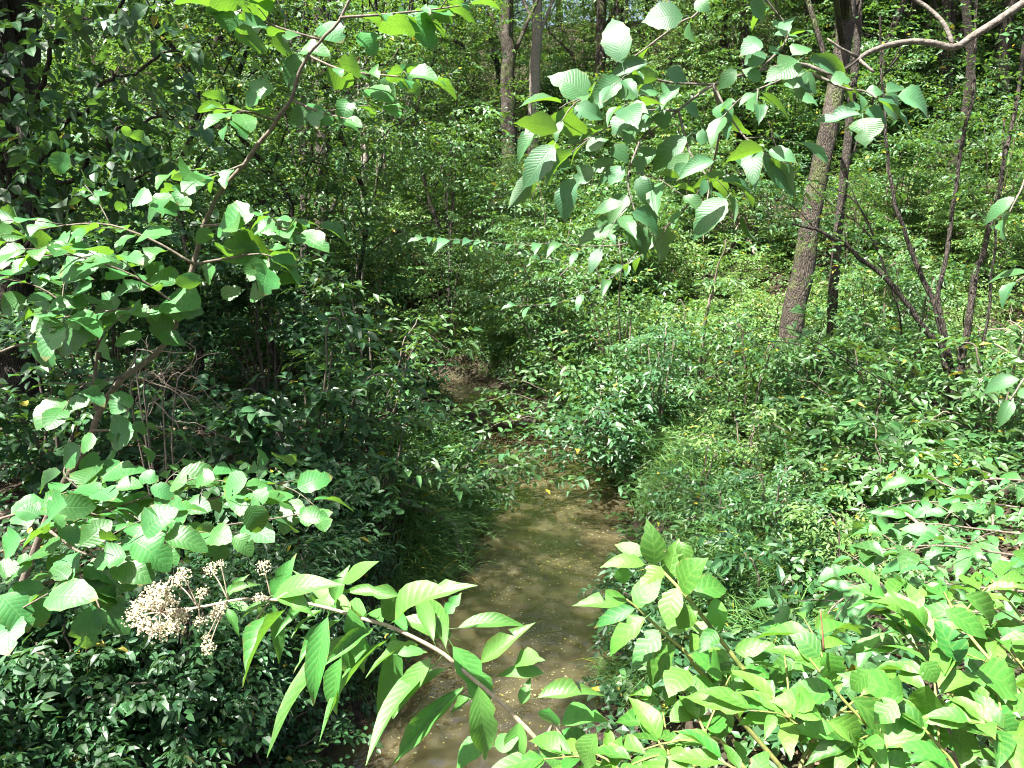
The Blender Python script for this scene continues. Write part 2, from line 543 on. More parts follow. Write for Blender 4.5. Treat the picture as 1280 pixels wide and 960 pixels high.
def add_sprays(lv, rng, O, D, length, leafL, aspect, kind='spray', roll=.35, tubes=None, twig_r=.0, var=.25):
    O = np.asarray(O, float); D = norm(D)
    N = len(O)
    if N == 0: return
    length = np.broadcast_to(np.asarray(length, float), (N,))
    Z = np.array((0, 0, 1.0)) + rng.standard_normal((N, 3)) * roll
    Y = norm(np.cross(Z, D)); Z = np.cross(D, Y)
    ch = rng.integers(0, 6, N)
    for k in range(6):
        idx = np.nonzero(ch == k)[0]
        if not len(idx): continue
        tp_, td, tn, tw = SPR[kind][k]
        B = np.stack([D[idx], Y[idx], Z[idx]], 1)                          # n,3(axis),3
        pos = O[idx][:, None, :] + length[idx][:, None, None] * np.einsum('mk,nkj->nmj', tp_, B)
        dr = np.einsum('mk,nkj->nmj', td, B)
        nr = np.einsum('mk,nkj->nmj', tn, B) + rng.standard_normal((len(idx), len(tn), 3)) * .12
        L = leafL * np.clip(1 + var * rng.standard_normal(pos.shape[:2]), .45, 1.7)
        lv.add(pos.reshape(-1, 3), dr.reshape(-1, 3), nr.reshape(-1, 3), L.ravel(), (L * aspect).ravel())
        if tubes is not None:
            for j, q in enumerate(idx):
                for c in tw:
                    tubes.add(O[q] + length[q] * (c @ B[j]), twig_r, twig_r * .5, sides=3, cap=False)


# ------------------------------------------------------------------ setting: ground, water, sky is the world
def axis(lo, hi, fine_lo, fine_hi, f, c):
    return np.unique(np.concatenate([np.arange(lo, fine_lo, c), np.arange(fine_lo, fine_hi, f), np.arange(fine_hi, hi + c, c)]))


def build_ground():
    xs = axis(-160, 160, -9, 14, .12, 3.0); ys = axis(-40, 220, 1, 22, .12, 3.0)
    X, Y = np.meshgrid(xs, ys)
    Z = height(X, Y)
    V = np.stack([X, Y, Z], -1).reshape(-1, 3)
    nx, ny = len(xs), len(ys)
    i = (np.arange(ny - 1)[:, None] * nx + np.arange(nx - 1)[None, :]).ravel()
    T = np.concatenate([np.stack([i, i + 1, i + nx + 1], 1), np.stack([i, i + nx + 1, i + nx], 1)])
    tag(link('ground', np_mesh('ground', V, T, M['soil'], smooth=True)), kind='structure')
    xs = np.arange(-12, 3.01, .5); ys = np.arange(-6, 19.01, .5)
    X, Y = np.meshgrid(xs, ys)
    V = np.stack([X, Y, X * 0], -1).reshape(-1, 3)
    nx, ny = len(xs), len(ys)
    i = (np.arange(ny - 1)[:, None] * nx + np.arange(nx - 1)[None, :]).ravel()
    T = np.concatenate([np.stack([i, i + 1, i + nx + 1], 1), np.stack([i, i + nx + 1, i + nx], 1)])
    tag(link('creek_water', np_mesh('creek_water', V, T, M['water'], smooth=True)), kind='structure')


build_ground()


def scatter(rng, n, x0, x1, y0, y1, emin=.1, emax=99, dens=None):
    x = rng.uniform(x0, x1, n); y = rng.uniform(y0, y1, n)
    e = creek_dist(x, y) - .8
    ok = (e > emin) & (e < emax) & (np.abs(x) < (y + 1.5) * .78 + 1.0)
    if dens is not None:
        ok &= rng.uniform(0, 1, n) < dens(x, y)
    x, y = x[ok], y[ok]
    return np.stack([x, y, height(x, y)], 1)


def hdir(rng, n, up=.25, upv=.2):
    a = rng.uniform(0, 2 * np.pi, n)
    return np.stack([np.cos(a), np.sin(a), rng.normal(up, upv, n)], 1)


def patchy(x, y, f=1.0, ph=0.0):
    return .5 + .25 * np.sin(x * 1.7 * f + ph) * np.sin(y * 1.3 * f + 2 * ph) + .25 * np.sin(x * .8 * f - y * 1.1 * f + ph)


def build_ground_stuff():
    rng = np.random.default_rng(5)
    # brown litter
    q = scatter(rng, 40000, -8, 13, 2, 26, emin=-.05)
    lv = Leaves()
    n = len(q)
    L = rng.uniform(.04, .085, n)
    lv.add(q + np.array((0, 0, .012)) + rng.uniform(0, .03, (n, 1)) * np.array((0, 0, 1)), hdir(rng, n, 0, .15), np.array((0, 0, 1)) + rng.normal(0, .35, (n, 3)), L, L * .6)
    tag(link('leaf_litter', leaves_mesh('leaf_litter', lv.arrays(), TM2, M['litter'])), 'brown fallen leaves lying on the dark soil of both banks', 'leaf litter', kind='stuff')
    # left bank cover
    for name, mat, box, N, hmax, ln, LL, asp, kind, lab in (
        ('ground_cover', 'ivy', (-8, 1.0, 1.8, 16), 5200, .30, .22, .062, .70, 'tuft', 'dark low vines and seedlings carpeting the left bank'),
        ('ground_cover', 'mid', (0.2, 9.5, 2.5, 14), 4300, .34, .25, .080, .52, 'tuft', 'dense green seedlings covering the shaded right bank'),
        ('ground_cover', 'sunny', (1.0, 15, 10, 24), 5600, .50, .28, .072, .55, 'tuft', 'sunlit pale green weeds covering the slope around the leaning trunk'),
        ('ground_cover', 'mid', (-12, 4, 13, 24), 5200, .5, .30, .075, .55, 'tuft', 'green weeds on the far bank behind the creek bend'),
    ):
        q = scatter(rng, N * 3, box[0], box[1], box[2], box[3], emin=.02, dens=lambda x, y: .34 + .0 * x)
        q = q[:N] if len(q) > N else q
        n = len(q)
        hgt = np.abs(rng.normal(0, .5, n)) * hmax * (.4 + 1.1 * patchy(q[:, 0], q[:, 1]))
        O = q + np.stack([np.zeros(n), np.zeros(n), .02 + hgt], 1)
        lv = Leaves()
        add_sprays(lv, rng, O, hdir(rng, n, .15, .25), ln * rng.uniform(.6, 1.2, n), LL, asp, kind, roll=.3)
        arr = lv.arrays()
        keep = arr[0][:, 2] > height(arr[0][:, 0], arr[0][:, 1]) + .005
        tag(link(name, leaves_mesh(name, arr, TM2 if box[3] > 20 else TM4, M[mat], keep=keep)), lab, 'ground cover', kind='stuff')


build_ground_stuff()


# ------------------------------------------------------------------ trees
def crown_sprays(rng, lv, centres, radii, per, slen, LL, asp, flat=.6):
    for c, r in zip(centres, radii):
        n = max(3, int(per * r * r))
        u = norm(rng.standard_normal((n, 3)))
        u[:, 2] = u[:, 2] * flat
        O = c + u * r * rng.uniform(.35, .95, (n, 1))
        D = u + np.array((0, 0, -.12)) + rng.normal(0, .25, (n, 3))
        D[:, 2] *= .55
        add_sprays(lv, rng, O, D, slen * rng.uniform(.6, 1.25, n), LL, asp, 'spray', roll=.28)


def tree(name, base, trunk_pts, r0, r1, limbs, label, cat, group=None, bark='bark', crown='crown', LL=.09, per=14, slen=.55,
         sides=12, clump=1.3, seed=0, tm=TM2, crown_kind='stuff', flare=.5, extra=None):
    """trunk through world points; limbs = [(t on trunk, end point, r)]; a clump of leaf sprays hangs on each limb"""
    rng = np.random.default_rng(1000 + seed)
    base = np.asarray(base, float)
    root = empty(name, base, label, cat, group)
    pts = curve(trunk_pts, 26, wob=r0 * .12, rng=rng)
    link('trunk', Tubes().add(pts, r0, r1, sides=sides, flare=flare, lump=.035, rng=rng).mesh('trunk', M[bark], base), root)
    cs, rs = [], []
    tb = Tubes()
    for t, e, cr in limbs:
        s = pts[int(t * 25)]; e = np.asarray(e, float)
        far_limb = np.linalg.norm(e - s) > 3.5
        mid = (s + e) / 2 + np.array((0, 0, .12 * np.linalg.norm(e - s)))
        rl = max(.012, (r0 + (r1 - r0) * t) * .38)
        lp = curve([s, mid, e], 9, wob=.04, rng=rng)
        tb.add(lp, rl, .008, sides=5, cap=False)
        cs.append(e); rs.append(cr)
        if np.linalg.norm(e - s) > 1.2 and not far_limb:
            cs.append(mid + rng.normal(0, .3, 3)); rs.append(cr * .7)
        for _ in range(3):
            e2 = e + norm(rng.standard_normal(3)) * cr * .8
            tb.add(curve([lp[5], (lp[6] + e2) / 2 + np.array((0, 0, .1)), e2], 5), rl * .45, .004, sides=4, cap=False)
    if limbs:
        link('limbs', tb.mesh('limbs', M[bark], base), root)
        lv = Leaves()
        crown_sprays(rng, lv, cs, rs, per, slen, LL, .55)
        if extra: extra(lv, rng)
        link('crown', leaves_mesh('crown', lv.arrays(), tm, M[crown], base, rng=rng), root, kind=crown_kind)
    return root


def auto_limbs(rng, base, H, lo, spread, n, cr):
    out = []
    for i in range(n):
        t = lo + (1 - lo) * (i + .5) / n
        a = i * 2.4 + rng.uniform(-.5, .5)
        sp = spread * (1.0 - .65 * ((t - lo) / (1 - lo)) ** 1.6) * rng.uniform(.55, 1.1)
        out.append((t * .92, base + np.array((math.cos(a) * sp, math.sin(a) * sp, H * t + rng.uniform(.2, 1.0))), cr * rng.uniform(.75, 1.2)))
    return out


def px_trunk(pts, depth):
    return [P(x, y, depth) for x, y in pts]


def named_trees():
    rng = np.random.default_rng(77)
    # big leaning trunk on the right bank
    b = ground_at(984, 462)
    d = float((b - EYE) @ FWD)
    tr = [b] + px_trunk([(990, 400), (1003, 340), (1016, 260), (1032, 180), (1046, 100), (1060, 0), (1078, -160), (1090, -420)], d)
    top = tr[-1]
    limbs = [(.7, np.array((.3, 5.6, 10.2)), 1.5), (.8, np.array((2.4, 7.4, 11.0)), 1.6), (.75, np.array((1.6, 4.8, 9.8)), 1.3), (.78, np.array((.6, 7.6, 10.6)), 1.3), (.8, np.array((2.9, 5.4, 10.4)), 1.4), (.72, np.array((-1.2, 5.7, 10.0)), 1.4), (.74, np.array((-.5, 4.7, 9.8)), 1.4), (.76, np.array((-.7, 6.7, 10.6)), 1.3), (.62, top + (-2.5, -.5, -1.8), 1.5), (.7, top + (2.4, .8, -1.2), 1.6), (.8, top + (-1.4, 2.0, -.3), 1.5), (.85, top + (1.0, -1.6, .4), 1.4), (.95, top + (0, .4, 1.6), 1.6), (.9, top + (-2.6, 1.0, 1.0), 1.4)]  # limbs at fixed points added out of view to shade the right bank
    tree('leaning_tree', b, tr, .18, .11, limbs, 'thick mossy trunk leaning right at the edge of the sunny weeds', 'tree', bark='bark', seed=1, sides=16, per=14, flare=.35)
    b = ground_at(1041, 452)
    d = float((b - EYE) @ FWD) + .2
    tr = [b] + px_trunk([(1040, 400), (1044, 330), (1052, 250), (1060, 170), (1070, 60), (1076, -60), (1080, -200)], d)
    tree('slender_tree', b, tr, .09, .05, [(.5, tr[5] + (.9, .3, .1), .6), (.7, tr[6] + (-.8, -.2, .3), .7), (.95, tr[7] + (.2, 0, .5), .8)],
         'slender straight trunk close behind the thick leaning trunk', 'tree', bark='bark_dark', seed=2, per=16, slen=.4, LL=.075, flare=.3)
    # many-stemmed small tree on the right
    b = ground_at(1196, 566)
    d = float((b - EYE) @ FWD)
    root = empty('multi_stem_tree', b, 'small tree splitting low into several thin dark stems right of the leaning trunk', 'tree')
    stems = [([(1197, 566), (1192, 500), (1183, 452), (1162, 418), (1119, 360), (1066, 316), (1030, 292), (990, 280)], .050, .012, 0),
             ([(1190, 470), (1181, 430), (1166, 378), (1142, 320), (1120, 262), (1110, 200), (1106, 120), (1100, 20)], .036, .010, .1),
             ([(1190, 460), (1174, 375), (1183, 318), (1199, 200), (1213, 130), (1219, 40), (1222, -80)], .030, .012, -.1),
             ([(1197, 520), (1199, 472), (1207, 415), (1219, 345), (1228, 318), (1245, 250), (1262, 180), (1278, 90), (1290, -40)], .046, .016, .05),
             ([(1206, 560), (1216, 508), (1224, 462), (1238, 352), (1250, 255), (1256, 150)], .022, .008, -.15)]
    lv = Leaves()
    for pts, r0, r1, dd in stems:
        w = np.array([P(x, y, d + dd * i / 4) for i, (x, y) in enumerate(pts)])
        if pts[0] == (1197, 566): w[0] = b - (0, 0, .05)
        c = curve(w, 30, wob=.012, rng=rng)
        link('stem', Tubes().add(c, r0, r1, sides=8, lump=.05, rng=rng).mesh('stem', M['bark_dark'], b), root)
        sel = c[9:][::2]
        O = sel + rng.normal(0, .1, sel.shape)
        O = np.concatenate([O, *[c[-12:] + rng.normal(0, .3, (12, 3)) for _ in range(3)]])
        add_sprays(lv, rng, O, hdir(rng, len(O), .15, .3), .5 * rng.uniform(.5, 1.1, len(O)), .075, .48, 'twig', roll=.4)
    link('crown', leaves_mesh('crown', lv.arrays(), TM4, M['crown'], b), root, kind='stuff')
    for i, (px, dep, H, lab) in enumerate(((345, 11.5, 6.2, 'small leafy tree leaning over the left bank before the straight shaded trunk'), (455, 13.2, 6.8, 'slim understorey tree with layered leaves beside the creek bend'), (560, 18.0, 7.5, 'leafy young tree standing where the creek bends out of sight'), (240, 10.5, 6.5, 'dark leafy young tree over the left hollow'))):
        q = P(px, 400, dep); q[2] = height(q[0], q[1])
        rr = np.random.default_rng(400 + i)
        tr = [q - (0, 0, .1)] + [q + (rr.normal(0, .1) * k, rr.normal(0, .1) * k, H * k / 5) for k in range(1, 6)]
        tree('understorey_tree', q, tr, .055, .02, auto_limbs(rr, q, H, .28, 1.9, 14, 1.0), lab, 'tree', bark='bark_dark', crown='mid', seed=90 + i, per=26, LL=.085, slen=.5, tm=TM4, sides=8)
    # trunks on the slope behind
    for i, (pts, dep, r0, lab, bark) in enumerate((
        ([(637, 160), (636, 90), (633, 0), (632, -200)], 21.5, .24, 'straight brown furrowed trunk standing above the bushes at the top middle', 'bark'),
        ([(667, 150), (670, 60), (673, -40), (676, -200)], 22.8, .19, 'paler straight trunk just right of the furrowed brown trunk', 'bark_pale'),
        ([(746, 160), (750, 60), (753, -60), (754, -200)], 23.5, .19, 'reddish trunk half hidden behind the hanging elm leaves', 'bark'),
        ([(1176, 215), (1182, 100), (1188, -40), (1190, -200)], 21.0, .27, 'dark straight trunk standing behind the tops of the many-stemmed tree', 'bark_dark'),
        ([(1148, 230), (1150, 150), (1150, 0), (1152, -150)], 24.0, .18, 'grey trunk left of the dark straight trunk on the right slope', 'bark'),
        ([(404, 392), (402, 330), (403, 260), (400, 60), (398, -160)], 14.8, .17, 'straight dark trunk in the shade left of the creek bend', 'bark'),
        ([(383, 385), (381, 320), (380, 240), (376, 40)], 15.5, .10, 'thin dark trunk beside the straight trunk left of the bend', 'bark_dark'),
        ([(449, 385), (451, 320), (455, 262), (460, 100)], 17.5, .11, 'pale dappled trunk seen through leaves left of the bend', 'bark_pale'),
        ([(474, 372), (474, 320), (478, 268), (482, 100)], 18.5, .08, 'pale thin stem right of the pale dappled trunk', 'bark_pale'),
        ([(22, 470), (20, 330), (25, 150), (30, -60), (32, -300)], 8.6, .24, 'broad dark trunk at the left edge behind the alder leaves', 'bark_dark'),
        ([(560, 405), (561, 385), (562, 345), (563, 300), (566, 240)], 16.5, .035, 'thin dark sapling stem standing on the far bank', 'bark_dark'),
    )):
        w = [P(x, y, dep) for x, y in pts]
        bx = w[0].copy(); bx[2] = height(bx[0], bx[1])
        tr = [bx - (0, 0, .1)] + w
        top = tr[-1]
        rr = np.random.default_rng(300 + i)
        H = top[2] - bx[2]
        lim = auto_limbs(rr, np.array((top[0], top[1], bx[2])), H + 2.5, .55 if r0 > .05 else .4, 2.6 if r0 > .12 else 1.0, 9 if r0 > .12 else 4, 1.25 if r0 > .12 else .6)
        if i == 9:  # limbs added out of view to shade the water and left bank
            lim = [(.5 + .05 * (k % 9), np.array((x, y, z)), 1.5) for k, (x, y, z) in enumerate(((-3.0, 4.4, 10.6), (-2.6, 3.4, 9.8), (-3.4, 5.6, 11.2), (-5.2, 1.6, 9.6), (-4.5, 2.1, 10.2), (-6.3, 1.4, 9.6), (-5.6, 3.6, 9.0), (-6.6, 5.4, 8.6), (-4.9, 5.4, 9.6), (-8, 4.6, 8.5), (-7.0, 2.6, 9.4), (-4.0, 3.2, 9.4), (-3.7, 4.3, 10.4), (-3.4, 5.1, 9.6), (-4.3, 2.6, 10.8), (-5.8, 7.4, 9.4),
                   (-7.6, 8.0, 9.0), (-5.4, 8.6, 11.5), (-6.8, 6.6, 7.6), (-5.2, 6.6, 7.6)))]
        tree('forest_tree' if r0 > .05 else 'sapling', bx, tr, r0, r0 * .65, lim, lab, 'tree', bark=bark, seed=20 + i, per=26 if i == 9 else 13, flare=.3)


named_trees()


MARKS = [(20, 'the broad edge trunk'), (175, 'the dim left hollow'), (300, 'the alder stem'), (403, 'the straight shaded trunk'), (455, 'the pale dappled trunk'), (561, 'the dark sapling'), (635, 'the furrowed brown trunk'),
         (672, 'the paler trunk'), (750, 'the reddish trunk'), (860, 'the hanging elm leaves'), (1010, 'the leaning trunk'), (1045, 'the slender trunk'), (1180, 'the dark straight trunk'), (1240, 'the many-stemmed tree')]
USED = {}


def place_label(look, px, dep):
    """tells a tree or bush of the slope by its look, its height on the slope and the trunk it stands next to"""
    row = 'at the slope foot' if dep < 19.5 else 'low on the slope' if dep < 24 else 'midway upslope' if dep < 30 else 'high upslope' if dep < 39 else 'far off'
    m = min(MARKS, key=lambda v: abs(v[0] - px))
    side = 'before' if abs(px - m[0]) < 14 else 'right of' if px > m[0] else 'left of'
    for word in ('', 'well ', 'second ', 'third '):
        t = f"{look} {row}, {(word if side != 'before' else '')}{side} {m[1]}" if word not in ('second ', 'third ') else f"{'taller' if word[0] == 's' else 'shorter'} {look} {row}, {side} {m[1]}"
        if t not in USED:
            USED[t] = 1
            return t
    return t


SUNNY = [(4.5, 13, 1.6), (6.5, 14, 1.8), (8.5, 15, 2.2), (5.5, 17, 2.0), (8, 18.5, 2.8), (3, 15.5, 1.6), (11, 17, 3), (-2.5, 19, 3), (0, 20, 3), (-1, 23, 4.5), (-4, 21, 3.5), (2, 22, 3.6), (1.2, 11.5, 1.6)]


def blocks_sun(x, y, H, r):
    g = float(height(x, y))
    for a, b, z in SUNNY:
        for f in (.55, .75, .95):
            t = (g + H * f - z) / SUN_DIR[2]
            if t > 0 and math.hypot(a + SUN_DIR[0] * t - x, b + SUN_DIR[1] * t - y) < r: return True
    return False


def woods():
    """kinds of forest tree, then copies over the slopes behind"""
    rng = np.random.default_rng(9)
    protos = []
    specs = [(14, .17, .30, 2.9, 16, 1.35, 'crown', 'bark'), (11, .12, .22, 2.5, 14, 1.25, 'crown', 'bark_dark'),
             (7.5, .07, .12, 2.0, 13, 1.05, 'mid', 'bark'), (5.0, .05, .10, 1.7, 11, .95, 'sunny', 'bark_dark'), (15, .2, .42, 3.0, 14, 1.4, 'crown', 'bark'), (16.5, .14, .62, 3.2, 15, 1.35, 'crown', 'bark_dark')]
    spots = []
    # (px, depth, kind): seen in the photograph as layer upon layer of trees up the slope
    lay = [(90, 22, 1), (170, 19, 2), (235, 24, 0), (300, 20, 3), (330, 27, 1), (420, 23, 2), (470, 30, 0), (520, 24, 3), (545, 33, 1), (585, 26, 3),
           (600, 38, 0), (700, 27, 3), (715, 36, 2), (780, 33, 0), (800, 25, 2), (850, 30, 1), (880, 24, 3), (925, 34, 0), (960, 27, 2), (1010, 36, 4),
           (1040, 26, 3), (1085, 31, 1), (1120, 37, 0), (1140, 28, 2), (1210, 33, 4), (1240, 25, 2), (1275, 30, 1), (20, 26, 4), (130, 31, 0), (190, 36, 4),
           (270, 38, 1), (370, 40, 4), (430, 42, 0), (500, 44, 4), (560, 46, 0), (640, 45, 4), (700, 47, 0), (760, 45, 4), (830, 46, 1), (890, 44, 4),
           (980, 46, 0), (1060, 47, 4), (1130, 46, 1), (1200, 45, 0), (1290, 42, 4), (-40, 36, 0), (60, 42, 1), (620, 31, 2), (350, 17.5, 3), (660, 23, 3), (455, 20.5, 3)]
    for k, (H, r, lo, sp, n, cr, crown, bark) in enumerate(specs):
        rr = np.random.default_rng(50 + k)
        tr = [(0, 0, -.2)] + [(rr.normal(0, .12) * i, rr.normal(0, .12) * i, H * i / 5) for i in range(1, 6)]
        lim = auto_limbs(rr, np.zeros(3), H, lo, sp, n, cr)
        protos.append(tree('forest_tree' if H > 6 else 'understorey_tree', (0, 0, 0), tr, r, r * .35, lim, '', 'tree', bark=bark, crown=crown, seed=60 + k,
                           per=13 if H > 6 else 22, LL=.10 if H > 6 else .08, slen=.6, sides=9, flare=.4))
    lay += [(rng.uniform(-80, 1360), rng.uniform(33, 46), int(rng.choice([0, 4, 2, 3, 1]))) for _ in range(40)]
    lay += [(rng.uniform(800, 1340), rng.uniform(22.5, 33), int(rng.choice([2, 3, 3, 1]))) for _ in range(26)]
    lay += [(rng.uniform(-60, 1340), rng.uniform(17.5, 30), int(rng.choice([2, 3, 2, 1]))) for _ in range(34)]
    lay = [(px, dep, k) for px, dep, k in lay if not (820 < px < 1250 and dep < 22) and not (612 < px < 688 and dep < 27.5)]
    lay += [(px, dep, 5) for px, dep in ((905, 23), (968, 24.5), (1092, 21.5), (1132, 25), (1163, 19.5), (1216, 24), (1262, 21), (1305, 24), (866, 27), (506, 24), (588, 29), (706, 26), (772, 28), (1010, 28), (345, 23), (270, 20), (130, 22))]  # slim trees added so their crowns, above the view, shade the slope
    first = [True] * 6
    looks = {0: 'tall slim leafy tree', 1: 'dark stemmed tree', 2: 'small broad leafed tree', 3: 'low bushy tree', 4: 'tall heavy trunked tree', 5: 'slim dark high crowned tree'}
    for px, dep, k in lay:
        q = P(px, 249, dep)
        x, y = q[0] + rng.normal(0, .3), q[1]
        if k != 3 and dep < 27 and abs(px - 650) < 25 + 961 * specs[k][3] * .8 / dep: continue
        if creek_dist(x, y) < 1.5 or (k != 5 and blocks_sun(x, y, specs[k][0], specs[k][3] * .9)): continue
        loc = (x, y, float(height(x, y)) - .1)
        rz, s = rng.uniform(0, 6.28), rng.uniform(.85, 1.2)
        if first[k]:
            o = protos[k]; first[k] = False
            o.location = loc; o.rotation_euler = (0, 0, rz); o.scale = (s, s, s)
        else:
            o = copy_tree(protos[k], loc, rz, s)
        tag(o, place_label(looks[k], px, dep), 'tree', 'trees of the wooded slope')
    # far foliage that reads as one mass
    rg = np.random.default_rng(4)
    n = 5800
    a = rg.uniform(-.85, .85, n); dist = rg.uniform(38, 62, n)
    x = np.tan(a) * dist; y = dist
    z = height(x, y) + rg.uniform(0, 1, n) ** 1.9 * 17 + .3
    lv = Leaves()
    add_sprays(lv, rg, np.stack([x, y, z], 1), hdir(rg, n, -.05, .25), rg.uniform(.9, 1.9, n), .19, .6, 'spray', roll=.4)
    tag(link('far_woods', leaves_mesh('far_woods', lv.arrays(), TM2, M['crown'])), 'mass of leaves closing the woods at the far back', 'woods', kind='stuff')


woods()

# ------------------------------------------------------------------ single leaves as parts
def unit_leaf(name, tmpl, mat):
    V, T = tmpl
    return np_mesh(name, V, T, mat)


def leaf_part(root, mesh, p, d, n, L, W, base, curl=1.0):
    d = norm(d); n = norm(n - d * (n @ d)); b = np.cross(n, d)
    o = bpy.data.objects.new('leaf', mesh)
    COL.objects.link(o)
    o.parent = root
    q = p - base
    m = Matrix(((d[0] * L, b[0] * W, n[0] * L * curl, q[0]), (d[1] * L, b[1] * W, n[1] * L * curl, q[1]), (d[2] * L, b[2] * W, n[2] * L * curl, q[2]), (0, 0, 0, 1)))
    o.matrix_basis = m
    return o


UNIT = {}


def foliage(root, lv, base, mat, tmpl=TM8, n_parts=0, rng=RNG):
    """the leaves nearest the viewpoint as parts of their own, the rest joined"""
    arr = lv.arrays()
    n = len(arr[0])
    keep = np.ones(n, bool)
    if n_parts:
        if mat not in UNIT: UNIT[mat] = unit_leaf('leaf', TM8, M[mat])
        dist = np.linalg.norm(arr[0] - EYE, axis=1)
        for i in np.argsort(dist / arr[3])[:n_parts]:
            keep[i] = False
            leaf_part(root, UNIT[mat], arr[0][i], arr[1][i], arr[2][i], arr[3][i], arr[4][i], base)
    if keep.any():
        link('foliage', leaves_mesh('foliage', arr, tmpl, M[mat], base, keep=keep, rng=rng), root, kind='stuff')


def shrub(name, base, H, R, label, cat='shrub', group=None, mat='mid', stems=7, LL=.07, asp=.5, kind='spray', slen=.4, dens=6.0, seed=0,
          lean=(0, 0), bark='twig', r0=.012, n_parts=0, tmpl=TM8, fill=.2, roll=.3, low=.15):
    if name == 'spreading_shrub': low = .5
    rng = np.random.default_rng(2000 + seed)
    base = np.asarray(base, float)
    root = empty(name, base, label, cat, group)
    lv = Leaves()
    lean = np.array((lean[0], lean[1], 0.0))
    for k in range(stems):
        a = k * 2.4 + rng.uniform(-.4, .4)
        rr = R * math.sqrt((k + .5) / stems) * rng.uniform(.75, 1.15)
        h = H * (1 - .45 * (rr / max(R, .01)) ** 2) * rng.uniform(.55, 1.4)
        out = np.array((math.cos(a), math.sin(a), 0))
        foot = base + out * rr * .18
        foot[2] = height(foot[0], foot[1]) - .04
        p1 = foot + out * rr * .25 + lean * .25 + (0, 0, h * .55)
        p2 = foot + out * rr * .65 + lean * .7 + (0, 0, h * .95)
        p3 = foot + out * rr * 1.05 + lean + (0, 0, h * .88)
        c = curve([foot, p1, p2, p3], 18, wob=.02, rng=rng)
        link('stem', Tubes().add(c, r0, r0 * .35, sides=5, lump=.05, rng=rng).mesh('stem', M[bark], base), root)
        n = max(4, int(dens * (h + rr) * 1.6))
        t = rng.uniform(low, 1, n)
        O = c[(t * 17).astype(int)] + rng.normal(0, .04, (n, 3))
        D = out * .8 + hdir(rng, n, .1, .2) * 1.0
        add_sprays(lv, rng, O, D, slen * rng.uniform(.55, 1.2, n), LL, asp, kind, roll=roll)
    if fill:
        n = int(dens * 3 * fill * H * R * 3)
        u = norm(rng.standard_normal((n, 3))); u[:, 2] = np.abs(u[:, 2])
        O = base + lean * .5 + u * np.array((R, R, H * .9)) * rng.uniform(.6, 1.0, (n, 1))
        O[:, 2] = np.maximum(O[:, 2], height(O[:, 0], O[:, 1]) + .05)
        add_sprays(lv, rng, O, u * (1, 1, .3) + rng.normal(0, .3, (n, 3)), slen * rng.uniform(.5, 1.1, n), LL, asp, kind, roll=roll)
    foliage(root, lv, base, mat, tmpl, n_parts, rng)
    return root


